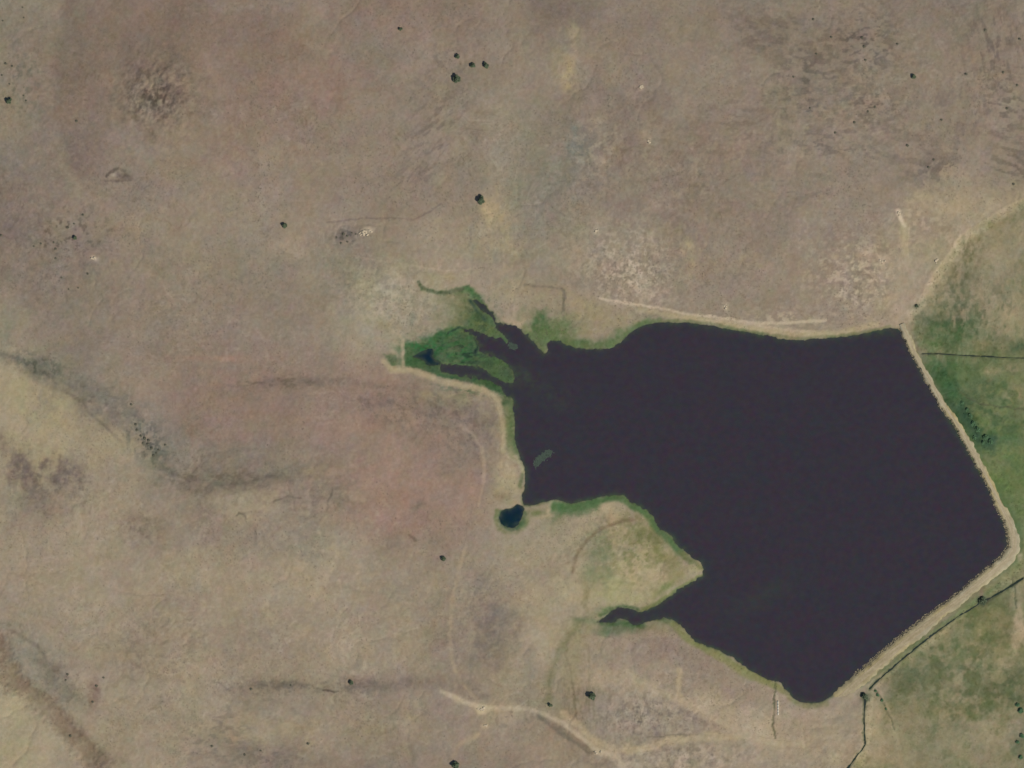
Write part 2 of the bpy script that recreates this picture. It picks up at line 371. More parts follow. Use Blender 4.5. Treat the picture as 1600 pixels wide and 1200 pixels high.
# --- downstream meadow
nearm = near * (1 - sstep(60, 380, np.maximum(np.maximum(-PX, PX - 1600), np.maximum(-PY, PY - 1200)) + 90 * fbm(PX, PY, 120, 1201, 4)))
dwn = (1 - sstep(-5, 5, sd_down)) * nearm
mn = fbm(PX, PY, 45, 141, 5, 0.6, 0.7, 1.3, 15)
mix(dwn * near * 0.45, (122,122,90)); mix(dwn * near * sstep(0.0, .7, mn) * 0.6, (150,138,106)); mix(dwn * near * sstep(0.1, .8, -mn) * 0.55, (92,100,66))
blob(1550,400,60,60,0,(150,140,112),.6); blob(1590,360,26,60,0,(158,146,118),.5); blob(1580,420,14,50,0,(136,130,104),.5); blob(1510,410,30,40,20,(124,120,84),.5)
blob(1480,450,36,40,0,(128,124,98),.5); blob(1505,420,14,26,0,(96,98,70),.5); blob(1470,500,40,24,0,(78,92,68),.75); blob(1490,520,44,20,0,(80,102,66),.7); blob(1590,450,20,20,0,(118,118,98),.5)
blob(1585,500,18,26,0,(164,150,116),.6); blob(1590,540,22,8,0,(82,98,70),.7); blob(1530,540,16,10,0,(150,134,104),.5); blob(1505,490,8,14,0,(86,90,62),.5)
blob(1485,525,5,6,0,(160,140,112),.7); blob(1535,500,8,20,0,(156,142,110),.6); blob(1455,540,20,14,0,(88,110,66),.6)
blob(1480,590,40,24,10,(72,100,62),.8); blob(1530,580,40,12,0,(92,108,70),.6); blob(1550,578,14,6,0,(166,150,112),.7); blob(1590,572,16,8,0,(158,142,110),.6)
blob(1540,610,60,18,0,(94,108,74),.6); blob(1585,612,18,14,0,(150,136,104),.6); blob(1500,650,30,36,30,(62,82,60),.7); blob(1560,680,50,40,0,(90,112,72),.75)
blob(1550,720,26,10,10,(128,126,92),.6); blob(1570,750,40,40,0,(96,114,72),.75); blob(1590,800,22,30,0,(100,114,74),.7); blob(1590,900,26,14,0,(146,136,104),.5)
blob(1545,930,50,16,-25,(122,122,88),.5); blob(1520,1000,60,30,-30,(104,112,74),.6); blob(1470,1020,40,26,-30,(92,104,68),.6); blob(1560,990,20,40,0,(118,114,76),.6)
blob(1590,990,10,32,0,(172,154,124),.85,1.6,.5); blob(1570,1035,12,8,0,(160,146,116),.6); blob(1592,930,12,26,0,(160,146,114),.5); blob(1530,985,4,10,0,(160,148,112),.6)
blob(1490,1060,60,30,0,(126,122,88),.6); blob(1420,1060,50,18,-30,(92,100,72),.6); blob(1560,1080,40,30,0,(92,96,66),.6); blob(1590,1100,22,50,0,(78,88,62),.55)
blob(1480,1110,60,20,0,(136,128,92),.5); blob(1540,1150,50,34,0,(148,136,108),.6); blob(1590,1165,14,26,0,(84,96,72),.7); blob(1450,1180,50,30,0,(138,132,100),.5)
blob(1590,1130,16,14,0,(156,142,116),.5); blob(1400,1090,16,30,0,(104,106,72),.6); blob(1425,1150,26,40,0,(130,124,92),.5); blob(1560,1195,50,16,0,(152,138,110),.5)
flecks(1520,500,90,60,0,(156,142,110),.6,9,.8,1.4,.1,600); flecks(1520,500,90,60,0,(76,88,60),.5,9,.8,1.4,.1,610)
flecks(1500,1080,120,110,0,(84,94,62),.5,12,1,1,.15,620,-30); flecks(1500,1080,120,110,0,(152,140,108),.45,12,1,1,.2,630,-30)
flecks(1550,700,60,90,30,(112,128,78),.5,14,1,1,.0,640); flecks(1480,470,60,60,0,(96,100,72),.5,8,1,1,.1,650)
stroke([(1375,1082),(1392,1120),(1400,1150),(1410,1200),(1414,1230)], 3, (168,152,120), .5)
blob(1300,1120,60,16,-38,(150,134,120),.6); stroke([(1240,1160),(1280,1128),(1320,1095),(1350,1070)], 3, (172,156,134), .55); stroke([(1250,1165),(1300,1130),(1345,1095)], 3.5, (138,124,110), .5)
blob(1270,1180,60,30,0,(168,150,122),.6); blob(1372,1130,14,40,0,(168,150,122),.7); blob(1310,1170,26,30,0,(168,150,118),.55); blob(1370,1180,24,20,0,(160,144,112),.5)
blob(1235,1195,20,14,0,(140,134,118),.5)
# --- western marsh ground
mars = 1 - sstep(-3, 2.5, sd_marsh)
mix(mars * .92, (70,96,62))
blob(720,490,26,24,0,(98,106,72),.9,1.4); blob(760,515,22,10,30,(92,104,66),.85,1.3); blob(732,458,12,10,30,(64,106,62),.95,1.6,.3); blob(744,470,9,10,40,(62,96,62),.9,1.4,.3)
stroke([(654,441),(659,448),(668,454),(684,457),(704,457),(722,452)], 2.6, (74,84,62), .9, 1.6, .4); blob(700,520,24,6,-22,(48,96,58),.9,1.4,.3); blob(676,532,20,5,-8,(62,98,58),.8)
blob(650,543,24,6,0,(64,96,58),.8); blob(640,560,14,10,0,(62,100,60),.8); blob(648,569,16,4,0,(58,98,56),.8); blob(612,562,10,8,0,(76,94,64),.9,1.5,.2)
blob(712,550,28,16,0,(66,90,66),.85); blob(705,543,8,8,0,(90,100,80),.6); blob(690,556,7,8,0,(100,104,76),.6); blob(735,560,20,10,0,(62,88,64),.7); blob(755,560,12,7,0,(78,96,66),.7)
blob(770,572,16,7,20,(80,98,68),.7); blob(740,568,14,4,0,(90,108,78),.5); blob(730,590,30,4,6,(52,86,54),.85); blob(770,603,18,6,25,(62,88,58),.8); blob(792,633,10,12,0,(78,96,64),.8)
flecks(700,550,60,34,0,(96,116,78),.5,7,1.4,.8,.1,660); flecks(700,550,60,34,0,(46,66,50),.5,7,1.4,.8,.15,670); flecks(730,490,34,34,0,(120,126,84),.45,7,1,1,.1,675)
blob(714,482,18,24,0,(112,114,82),.75); blob(700,470,20,12,0,(128,126,96),.5); blob(712,502,16,8,0,(116,118,86),.6)
blob(824,592,22,12,20,(62,68,58),.85); blob(800,583,16,8,25,(70,84,62),.6); blob(663,557,22,14,0,(40,74,48),.55); blob(640,552,10,14,0,(60,92,54),.5)
flecks(715,545,50,30,0,(56,104,62),.6,9,1.5,.8,.0,1001); flecks(720,555,50,26,0,(40,56,50),.7,9,1.7,.7,.15,1005); flecks(750,500,30,34,0,(60,78,54),.6,6,1,1,.1,1011,40); flecks(700,550,60,30,0,(100,104,82),.5,7,1.4,.8,.2,1015)
flecks(660,545,30,14,0,(44,106,58),.7,6,1,1,.0,1021); flecks(730,600,50,14,8,(40,80,50),.6,6,1.4,.8,.0,1025)
stroke([(684,566),(694,573)], 2.5, (38,52,50), .8); stroke([(742,528),(748,540),(742,552)], 2.2, (40,56,50), .7); stroke([(700,520),(716,512),(728,513)], 1.6, (40,60,50), .5); stroke([(735,470),(745,484),(758,500)], 3, (52,72,60), .6)
# banks
shore = 1 - sstep(0, 9, sd_lake)
blob(840,505,26,20,30,(84,106,72),.9,1.5); blob(850,530,10,20,-10,(96,112,72),.8); blob(870,520,30,22,20,(96,112,74),.65); blob(912,535,60,7,0,(88,106,70),.85); blob(965,530,22,10,-40,(94,110,74),.8); blob(1000,508,30,7,-20,(106,116,78),.7)
blob(820,500,8,10,30,(166,150,118),.7); stroke([(790,500),(812,506),(828,516)], 3, (168,152,122), .6)
stroke([(600,565),(612,578),(640,578),(665,586),(690,596),(720,602),(745,606),(765,614),(778,626),(784,650),(788,680),(786,705)], 4.6, (172,156,122), .8, 3.5)
stroke([(630,574),(629,545),(630,530),(612,515)], 2.6, (170,154,124), .6)
stroke([(794,640),(795,665),(797,695),(803,712)], 7, (108,118,80), .75, 5); stroke([(806,712),(814,726),(818,738)], 3, (158,156,118), .8); stroke([(816,742),(812,760)], 3.5, (104,112,80), .8)
blob(793,745,14,34,0,(172,158,122),.85,1.4); blob(782,765,12,14,0,(160,148,112),.6); blob(788,776,12,7,0,(136,124,98),.6); blob(800,783,10,6,0,(150,146,110),.6)
stroke([(777,798),(774,810),(778,824),(790,832),(806,832),(818,824),(824,812)], 3.2, (112,118,80), .7, 3)
blob(817,818,7,9,30,(84,108,70),.8); blob(838,800,24,6,-8,(110,116,78),.7); blob(850,806,16,3,-15,(178,158,124),.7); blob(857,796,4,8,0,(186,166,126),.6); blob(864,786,6,4,0,(156,156,116),.8)
stroke([(868,792),(890,794),(915,790),(935,784)], 7, (84,112,68), .85, 4); blob(880,805,22,8,-15,(92,108,72),.75); blob(865,822,20,12,-40,(122,124,90),.6); blob(850,836,10,14,0,(136,130,98),.5)
# the peninsula
blob(980,860,110,70,15,(154,145,113),.75,1.5); blob(870,860,50,40,0,(156,146,120),.7); blob(940,800,26,12,-35,(176,160,124),.8); blob(955,800,10,14,0,(178,160,122),.6)
blob(948,870,26,34,10,(126,130,98),.8,1.3); blob(920,890,14,20,0,(134,132,100),.5); blob(975,832,18,12,0,(168,158,116),.7); blob(1010,845,30,34,25,(128,122,84),.75); blob(1050,880,26,16,30,(146,138,98),.7)
blob(1000,880,36,24,10,(168,156,114),.7); blob(970,920,46,22,-5,(160,156,112),.85); blob(1020,905,16,10,0,(172,150,116),.6); blob(1035,920,26,6,-35,(116,124,78),.7); blob(1085,888,12,10,0,(160,154,114),.75)
blob(975,812,40,5,0,(146,124,96),.5); stroke([(895,892),(900,868),(915,846),(935,828),(960,816),(985,812)], 3, (122,106,78), .55)
stroke([(955,777),(975,780),(988,790),(1004,797),(1016,812),(1026,826)], 5, (82,108,68), .85, 4); stroke([(1030,830),(1048,846),(1062,862),(1078,876)], 4, (98,108,70), .8, 3)
stroke([(1098,900),(1070,914),(1048,928),(1028,942)], 3, (122,126,82), .7); stroke([(912,945),(918,925),(910,905)], 5, (126,122,86), .6)
flecks(1010,850,60,40,25,(104,106,66),.6,7,1,1,.05,680,40); flecks(1000,880,80,50,10,(184,168,128),.45,8,1,1,.1,690,30); flecks(920,820,60,30,-20,(168,156,124),.4,9,1,1,.1,700)
flecks(960,850,80,60,15,(176,160,126),.6,10,1,1,.0,1041); flecks(985,880,80,50,15,(120,118,82),.5,8,1,1,.1,1045); flecks(930,850,60,60,0,(132,120,98),.4,7,1,1,.1,1051)
# southern inlet
blob(965,983,36,11,-6,(72,100,64),.95,1.7,.25); blob(975,978,24,12,0,(70,102,66),.8); blob(912,969,18,6,8,(82,102,68),.85); blob(945,955,14,6,-20,(90,112,72),.8); blob(1045,972,22,6,20,(96,112,74),.85); blob(1020,978,26,5,-10,(110,116,80),.6)
blob(900,985,18,22,30,(140,130,92),.6); blob(885,1010,14,30,20,(138,130,98),.5); blob(1040,984,40,9,20,(144,138,98),.7)
stroke([(1058,985),(1075,1000),(1100,1013),(1130,1028),(1155,1045),(1180,1058),(1205,1068),(1225,1080)], 5, (124,126,80), .8, 3.5); blob(1083,1010,7,5,0,(182,168,136),.7)
stroke([(1225,1075),(1240,1094),(1262,1104),(1290,1100)], 4, (132,128,88), .6)
# south
blob(770,970,44,90,0,(130,119,107),.75,1.5); blob(770,1030,46,34,0,(134,123,107),.5); blob(820,900,34,30,0,(148,134,118),.5); blob(835,940,34,26,0,(170,152,122),.7); blob(850,980,26,50,0,(162,146,120),.6)
blob(860,1050,12,34,10,(122,112,70),.7,1.3); blob(880,1040,30,60,0,(148,136,104),.6); blob(878,1065,14,52,4,(136,126,90),.5); stroke([(882,1020),(890,1040),(894,1062),(897,1090),(900,1124)], 1.6, (108,100,74), .5); stroke([(884,1015),(872,1032),(862,1048),(858,1066),(860,1085),(858,1100)], 3.4, (114,106,72), .45)
blob(845,1100,26,10,0,(128,126,104),.7); blob(835,1060,16,40,0,(142,136,118),.6); stroke([(800,1090),(822,1066)], 2.4, (168,152,128), .5)
blob(1020,1010,90,34,5,(148,130,118),.7); blob(1120,1040,70,24,25,(148,132,118),.6); blob(960,1065,60,20,0,(172,152,124),.75); blob(955,1055,36,12,0,(168,148,118),.5)
stroke([(980,1052),(1020,1080),(1065,1095),(1105,1115),(1140,1135),(1190,1155),(1220,1165)], 6, (170,153,124), .8, 4); stroke([(1100,1100),(1140,1108),(1170,1125),(1195,1150)], 14, (172,154,128), .5, 10)
stroke([(1062,1050),(1059,1075),(1060,1090)], 4.5, (172,154,122), .7); stroke([(1052,1095),(1045,1140)], 3.5, (166,148,124), .55); blob(960,1100,8,60,0,(164,148,120),.4)
stroke([(880,1115),(905,1135),(930,1160),(965,1170),(1000,1170),(1040,1158),(1100,1150),(1160,1150),(1210,1160),(1260,1165)], 5.5, (170,152,118), .75, 4)
blob(1000,1115,50,34,0,(142,130,122),.6); blob(1110,1130,50,14,5,(142,126,112),.6); blob(1050,1180,120,16,0,(150,136,122),.6); blob(1180,1080,60,18,10,(154,136,120),.5)
stroke([(1000,1100),(1008,1125),(1014,1140)], 3, (160,150,132), .5); stroke([(1010,1152),(1060,1147),(1150,1150)], 1.3, (104,98,78), .4)
stroke([(690,1080),(730,1098),(762,1106),(800,1106),(828,1108),(850,1116),(880,1130),(905,1150),(930,1170),(965,1182),(975,1200),(980,1230)], 5.5, (176,160,132), .75, 4)
blob(937,1175,10,4,10,(204,188,162),.9); stroke([(948,1180),(966,1192),(974,1200)], 3.5, (196,178,150), .75); blob(990,1190,30,10,0,(182,166,142),.5)
blob(750,1105,9,8,50,(206,186,146),.9,1.4,.5); blob(758,1133,5,5,0,(192,174,142),.8); blob(765,1112,20,10,0,(172,154,122),.6); blob(796,1120,10,14,0,(182,166,136),.5)
stroke([(848,1120),(880,1142),(910,1160),(925,1175)], 4, (112,104,90), .55); blob(870,1150,50,30,20,(156,132,108),.6); blob(940,1190,26,9,0,(118,108,98),.6); blob(800,1160,50,30,0,(150,132,114),.5)
stroke([(1213,1086),(1216,1100),(1216,1120),(1214,1140)], 2.4, (180,166,142), .5); blob(1230,1190,8,8,0,(176,162,140),.5)
# tracks on the west side of the lake
stroke([(720,665),(742,682),(753,702),(756,730),(755,752)], 3.4, (168,146,124), .6); stroke([(756,700),(755,755),(748,790)], 2, (180,150,126), .5)
blob(741,770,8,14,0,(176,136,114),.8); blob(735,752,20,30,0,(160,128,112),.5)
stroke([(727,855),(718,885),(709,925),(705,960),(703,1000),(706,1035),(720,1065),(742,1090),(752,1104)], 3.2, (166,146,119), .38); stroke([(748,1148),(720,1160),(708,1180)], 4, (168,148,118), .45)
# west and south-west land
blob(670,730,90,70,10,(152,128,112),.35); blob(560,700,70,60,-20,(146,126,112),.4); blob(600,640,40,30,0,(156,128,112),.45); blob(660,770,60,40,0,(150,122,110),.5); blob(620,800,40,30,0,(156,124,110),.45); blob(330,680,36,40,-20,(152,122,110),.5)
blob(370,600,120,20,0,(150,124,110),.45); blob(340,560,70,6,0,(164,126,110),.4); blob(230,720,30,40,0,(130,124,112),.2)
blob(710,645,50,34,20,(126,114,108),.7); blob(750,670,20,26,0,(124,112,108),.6); blob(660,640,40,20,20,(130,114,106),.4); blob(735,715,24,26,0,(130,118,106),.55); blob(650,690,50,14,35,(126,110,100),.45)
blob(690,618,40,7,8,(150,142,108),.6); blob(700,628,20,8,0,(128,124,104),.5); blob(590,630,24,12,0,(114,100,94),.5)
blob(480,598,70,7,-3,(112,98,90),.6); blob(430,598,20,5,0,(108,98,90),.5); blob(560,600,60,5,3,(128,110,100),.4)
blob(60,650,70,70,20,(166,154,120),.75); blob(90,700,40,26,0,(170,158,124),.5); blob(20,590,40,20,15,(166,152,120),.7); blob(140,770,100,80,20,(156,142,118),.4); blob(380,790,60,20,0,(160,148,120),.5); blob(480,740,50,14,-10,(160,144,112),.6)
blob(45,740,24,32,-30,(118,104,98),.75,1.2,.6); blob(110,745,20,30,-10,(116,104,98),.75,1.2,.6); blob(70,790,50,30,0,(136,120,110),.5); blob(5,690,14,20,0,(124,110,100),.5); blob(20,790,40,20,-30,(132,128,110),.4)
blob(140,615,70,18,25,(116,112,102),.65); blob(190,640,60,24,30,(122,118,106),.6); blob(232,685,26,46,-35,(122,119,110),.45); blob(260,700,30,30,0,(128,126,112),.4); blob(330,740,90,14,4,(122,116,104),.5); blob(420,735,80,16,-8,(124,118,106),.6)  # scarp band, here and below: shade of the north-facing slope painted into the soil
blob(380,710,80,18,-6,(130,124,110),.5); blob(520,705,60,14,0,(128,122,108),.45); blob(520,770,40,14,0,(130,122,108),.3); stroke([(265,740),(300,747),(350,757),(400,752),(430,740)], 3.5, (112,105,94), .25); stroke([(400,748),(430,740),(470,722)], 2, (116,106,94), .3)
stroke([(100,610),(130,628),(146,650),(165,665),(190,690)], 2.4, (112,102,92), .3); blob(30,560,40,6,15,(112,112,98),.5); blob(60,572,16,12,0,(98,102,86),.7); blob(10,520,12,26,0,(124,126,110),.5); stroke([(0,552),(30,562),(60,578),(90,592)], 3.5, (108,104,92), .35)
stroke([(428,784),(440,780),(452,775),(470,779)], 1.7, (92,82,72), .4); blob(455,790,16,14,0,(132,118,104),.5); stroke([(520,765),(514,785),(511,795)], 1.8, (100,90,80), .4); blob(540,780,16,20,0,(128,118,106),.5)
blob(225,825,26,22,0,(132,117,102),.4,1.2,.6); stroke([(371,806),(374,801),(382,802),(385,810)], 1.5, (92,82,72), .4); stroke([(399,825),(400,850)], 2.2, (112,104,92), .4); blob(320,790,26,30,0,(136,120,106),.45)
blob(655,790,16,6,-25,(104,98,86),.6); blob(670,800,20,14,0,(140,126,108),.4); stroke([(640,835),(650,844)], 2.2, (98,84,72), .4); blob(690,815,36,10,-10,(160,128,112),.5); blob(500,845,70,26,10,(146,138,122),.5); blob(500,870,60,8,10,(134,126,112),.45)
blob(110,900,60,60,0,(156,146,122),.4); blob(50,870,60,50,0,(156,140,118),.4); blob(250,960,70,50,0,(150,134,116),.4); blob(400,1000,110,40,0,(146,130,114),.5); blob(560,960,60,30,0,(142,130,116),.5); blob(250,905,40,60,0,(156,140,114),.3)
blob(60,1000,70,24,-45,(152,138,112),.4)
blob(40,1040,40,56,-42,(142,138,122),.85,1.4); blob(15,975,30,16,0,(134,130,114),.6); blob(90,1060,14,50,-42,(118,108,92),.7); blob(100,1080,18,34,-40,(122,120,106),.6)
stroke([(-30,960),(0,1010),(18,1060),(50,1086),(80,1105),(110,1140),(150,1185),(170,1230)], 15, (130,112,94), .9, 10, 2.5); blob(30,1075,26,16,20,(126,108,92),.6); blob(170,1190,30,24,-45,(130,116,98),.6)
blob(0,1130,60,70,-20,(166,156,124),.8,1.3); blob(60,1170,60,50,0,(160,150,120),.7); blob(8,1115,20,16,0,(178,168,134),.6); blob(148,1085,12,24,10,(124,104,88),.8,1.2,.6); stroke([(20,985),(60,1008),(80,1040),(106,1058)], 3, (118,110,96), .45)
blob(395,1072,36,10,-3,(114,106,97),.6); blob(450,1070,30,7,0,(116,106,96),.6); blob(560,1072,60,9,-2,(116,107,98),.55); blob(620,1068,50,9,0,(122,112,102),.45); blob(690,1072,60,14,5,(132,118,106),.6); blob(400,1095,50,16,0,(132,122,108),.4)  # long bank: dark blobs paint north-slope shade on top of the relief step
stroke([(505,1078),(530,1080)], 1.5, (92,82,72), .6); stroke([(342,1066),(360,1078)], 1.5, (112,100,88), .5); blob(440,1190,90,16,6,(128,114,102),.75); blob(370,1165,60,14,20,(126,118,104),.5); blob(540,1200,80,10,0,(136,122,108),.6)
blob(450,1140,90,20,0,(162,148,118),.5); blob(370,1150,20,16,0,(168,138,114),.4); blob(620,1130,120,26,0,(158,144,116),.4); blob(520,960,120,30,0,(158,144,120),.35); blob(430,900,120,30,0,(162,148,122),.4); blob(660,920,40,60,0,(160,144,118),.45)
blob(700,1110,30,30,0,(146,130,118),.5); blob(690,1180,60,20,0,(146,130,116),.4)
# --- scraps of dark brush, broken rock and pale clods
flecks(240,145,48,44,0,(96,86,76),.75,9,1,.9,-.05,710); flecks(262,150,26,30,0,(92,80,68),.7,8,.8,1.2,-.1,715); blob(238,116,9,5,-40,(84,76,68),.75); blob(268,155,10,14,0,(100,88,76),.6); blob(220,110,4,6,30,(98,88,80),.6); blob(251,190,5,5,0,(96,86,74),.5)
flecks(200,150,26,40,0,(160,148,134),.4,6,1,1,.1,718)
stroke([(168,276),(174,268),(186,265),(196,268)], 2, (100,88,82), .7); blob(193,276,12,5,5,(106,92,88),.7); blob(178,275,6,3,-30,(170,154,140),.6); stroke([(165,283),(205,283)], 1.6, (112,98,92), .5)
flecks(40,130,40,60,0,(102,102,86),.5,7,.8,1,.15,720); flecks(110,370,60,45,0,(90,82,72),.65,6,1,1,.2,725); flecks(230,690,24,46,-35,(80,84,76),.7,7,.8,1.1,-.1,730); flecks(150,620,60,20,28,(92,86,78),.5,8,1.5,.8,.1,735)
flecks(70,745,70,40,10,(104,93,86),.45,8,1,1,.05,740); flecks(60,570,40,16,20,(82,86,72),.7,7,1,1,.0,745); flecks(350,748,110,16,0,(98,90,80),.5,7,1.4,.7,.05,750); flecks(222,828,34,28,0,(112,98,84),.4,7,1,1,.05,755)
flecks(1350,70,60,60,0,(96,88,80),.6,8,1.3,.7,.05,760,4); flecks(1360,165,50,34,10,(98,90,82),.62,8,1.3,.7,-.05,765,4); flecks(1260,120,60,60,20,(104,94,86),.65,11,1.4,.75,.1,770,8); flecks(1270,170,60,34,0,(104,98,92),.6,11,1.4,.75,.05,775)
flecks(1550,70,50,70,0,(104,94,86),.55,10,.6,1.7,.05,780,-12); flecks(1570,170,36,60,0,(98,88,80),.6,10,1.5,.6,.0,785,10); flecks(1290,225,90,34,0,(106,98,88),.6,11,1.4,.75,.1,790); flecks(1460,265,44,24,-35,(104,94,86),.6,11,1.3,.8,-.1,795,-40)
flecks(1490,180,60,60,0,(118,106,100),.5,16,.8,1.4,.05,800); flecks(1400,240,100,40,20,(112,102,94),.45,16,2,.6,.15,805,15); flecks(1580,260,40,40,0,(104,96,84),.6,14,1.6,.5,.0,810,15); flecks(1140,190,70,50,0,(120,106,92),.5,12,1.8,.6,.05,815)
flecks(1200,50,70,40,0,(108,98,90),.6,14,1.6,.7,.05,820,20); flecks(1250,290,60,30,0,(116,106,96),.5,12,1.8,.6,.1,825); flecks(1080,260,60,60,0,(122,108,94),.4,11,1.4,.8,.1,828)
flecks(680,200,60,70,30,(112,100,90),.5,14,1.5,.5,.05,830,-40); flecks(650,270,50,50,30,(116,104,96),.45,14,1.5,.5,.05,835,-40); flecks(690,90,60,60,0,(112,102,92),.4,10,1,1,.15,840); flecks(545,368,30,12,-6,(82,78,70),.8,6,1,1,-.05,845)
flecks(980,415,70,56,30,(192,177,156),.8,6,1,1,-.05,850); flecks(980,420,90,50,10,(120,112,98),.55,5,1,1,.0,855); flecks(930,230,40,50,0,(176,162,138),.5,7,1,1,.1,860); flecks(560,440,60,40,20,(116,116,98),.5,5,1,1,.05,865)
flecks(620,460,90,40,10,(172,162,134),.4,8,1,1,.05,870); flecks(1340,430,70,60,0,(190,174,148),.75,6,1,1,.0,875); flecks(1350,440,80,60,0,(118,106,94),.5,6,1,1,.05,880); flecks(1230,500,60,16,0,(186,170,142),.7,6,1.4,.8,.0,885)
flecks(710,660,70,50,20,(98,88,84),.55,10,1.3,.7,.05,890,40); flecks(600,640,60,30,20,(100,88,80),.5,9,1.2,.8,.1,895,30); flecks(1010,1120,70,40,0,(104,96,90),.55,6,1,1,.0,900); flecks(1000,1120,70,44,0,(176,164,146),.45,6,.8,1.2,.05,905)
flecks(1060,1180,130,22,0,(178,162,142),.5,6,1,1,.0,910); flecks(1060,1180,130,22,0,(110,102,94),.5,6,1,1,.05,915); flecks(940,1130,34,30,0,(172,158,136),.4,6,.6,1.6,.0,920); flecks(900,1080,50,60,0,(116,110,84),.45,7,.5,2,.0,925)
flecks(430,600,60,8,0,(84,76,68),.6,7,1.6,.7,-.1,930); flecks(800,1120,40,26,0,(116,108,94),.5,7,1,1,.0,935); flecks(450,1072,110,12,0,(96,88,80),.35,8,1.6,.6,.0,940); flecks(250,1010,90,60,0,(120,110,98),.35,8,1,1,.15,945)
flecks(340,1150,70,50,0,(104,98,86),.4,8,1.4,.7,.1,950); flecks(750,970,50,90,0,(116,106,96),.35,6,1,1,.0,955); flecks(400,1180,90,16,0,(110,100,90),.45,9,1.6,.6,.0,960); flecks(250,460,200,60,0,(120,110,98),.3,8,1,1,.15,965); flecks(90,430,90,60,0,(112,102,94),.35,7,1,1,.1,970)
flecks(900,330,90,60,0,(160,148,126),.3,8,.7,1.4,.1,975); flecks(1080,400,40,50,0,(172,156,122),.4,7,.7,1.4,.1,980); flecks(780,380,40,60,0,(176,160,124),.35,8,.8,1.3,.05,985)
flecks(505,780,120,60,-10,(120,108,96),.35,11,1.4,.7,.1,990)

blob(600,450,60,36,20,(156,147,122),.6); flecks(610,460,80,50,10,(172,162,138),.6,9,1,1,-.1,1061); flecks(600,470,80,50,0,(126,124,104),.5,7,1,1,.15,1065); blob(575,540,50,24,10,(156,142,120),.5)
blob(840,885,50,40,10,(158,143,119),.55); blob(835,940,30,20,0,(172,155,127),.6); blob(858,985,24,40,0,(160,146,120),.5); blob(905,870,30,30,0,(162,150,122),.5); flecks(860,930,70,80,0,(174,160,130),.5,12,.7,1.4,-.05,1071)
blob(1290,1160,90,36,-10,(168,152,124),.7); blob(1200,1150,60,24,10,(172,156,130),.55); blob(1372,1130,16,44,0,(172,156,124),.7); blob(1400,1190,40,24,0,(156,144,112),.5); flecks(1270,1170,120,36,0,(184,168,140),.5,9,1.2,.8,.0,1075); flecks(1270,1150,120,50,-30,(142,126,108),.45,10,1.6,.6,.1,1081,-35)
stroke([(1640,268),(1600,306),(1560,326),(1528,342),(1502,366),(1484,390),(1464,418),(1446,448),(1430,474),(1416,500)], 8, (166,150,122), .4, 9, 2); flecks(1480,400,40,80,30,(186,170,144),.6,8,.8,1.2,.05,1085); blob(1500,320,60,16,-10,(166,150,120),.5)
flecks(1520,1060,120,130,0,(150,140,104),.6,22,1,1,.0,1091); flecks(1520,1060,120,130,0,(88,98,64),.55,20,1,1,.05,1095); flecks(1560,640,60,110,0,(122,126,84),.55,16,1,1,.0,1101); flecks(1560,640,60,110,0,(70,92,60),.5,14,1,1,.1,1105); flecks(1530,450,100,90,0,(158,146,114),.6,16,.8,1.4,.0,1111)
blob(330,110,210,130,5,(137,115,101),.45,1.8,.3); blob(110,180,40,90,0,(126,109,98),.4); blob(250,150,44,44,0,(112,101,90),.4,1.2,.8); flecks(248,150,46,46,0,(80,70,62),.7,11,.8,1.2,.05,1121,30); flecks(235,150,60,50,0,(158,144,124),.5,9,1,1,.1,1125)
blob(480,660,200,60,5,(149,125,110),.35); blob(650,730,90,60,10,(156,126,110),.35)
stroke([(800,850),(830,880),(850,930),(862,980),(866,1030),(862,1080),(850,1105)], 22, (157,146,118), .45, 18, 3); stroke([(905,975),(885,1000),(868,1030),(860,1060),(856,1095)], 5, (122,120,84), .5, 5, 2); stroke([(920,960),(912,990),(900,1020),(896,1060)], 8, (146,138,104), .4, 8, 2)
blob(1270,1130,90,34,-30,(166,150,126),.5); blob(1150,1120,60,20,20,(172,156,130),.5); flecks(1100,1110,140,40,10,(186,168,142),.45,9,1.3,.8,.0,1131)
flecks(1440,350,60,50,0,(184,168,140),.5,7,1,1,.05,1135); blob(1430,440,34,50,-15,(162,146,123),.5); blob(1412,480,22,30,0,(172,155,130),.5); stroke([(1600,300),(1560,322),(1530,336),(1508,350)], 12, (164,148,120), .4, 12)
flecks(300,300,300,200,0,(158,142,120),.35,10,1,1,.25,1141); flecks(400,950,400,220,0,(172,158,132),.4,10,1,1,.25,1145); flecks(1100,250,300,180,0,(164,148,124),.35,9,1,1,.28,1151)
blob(946,874,24,34,10,(124,129,98),.55,1.3,.6); blob(920,893,12,16,0,(128,130,98),.45); blob(975,922,46,18,-5,(160,158,112),.6); blob(1000,875,30,22,20,(172,160,118),.5); blob(1022,850,34,16,42,(120,120,78),.5,1,.7); blob(1048,880,24,12,30,(136,132,88),.5,1,.7); flecks(1000,860,70,50,25,(116,118,76),.5,7,1,1,.05,1161,40); blob(955,800,14,16,-30,(182,165,128),.5)
stroke([(895,895),(899,870),(915,846),(936,828),(960,818),(990,812)], 2.2, (124,108,82), .4); stroke([(870,796),(900,798),(930,790)], 8, (86,112,72), .5, 6, 2)
stroke([(1468,585),(1485,610),(1502,645),(1518,672),(1530,690),(1546,696)], 11, (60,84,60), .55, 9, 2.5); blob(1545,686,14,11,0,(58,82,60),.6); blob(1485,525,44,16,0,(74,98,64),.5); stroke([(1455,560),(1470,590),(1490,620)], 9, (70,100,64), .4, 8, 2)
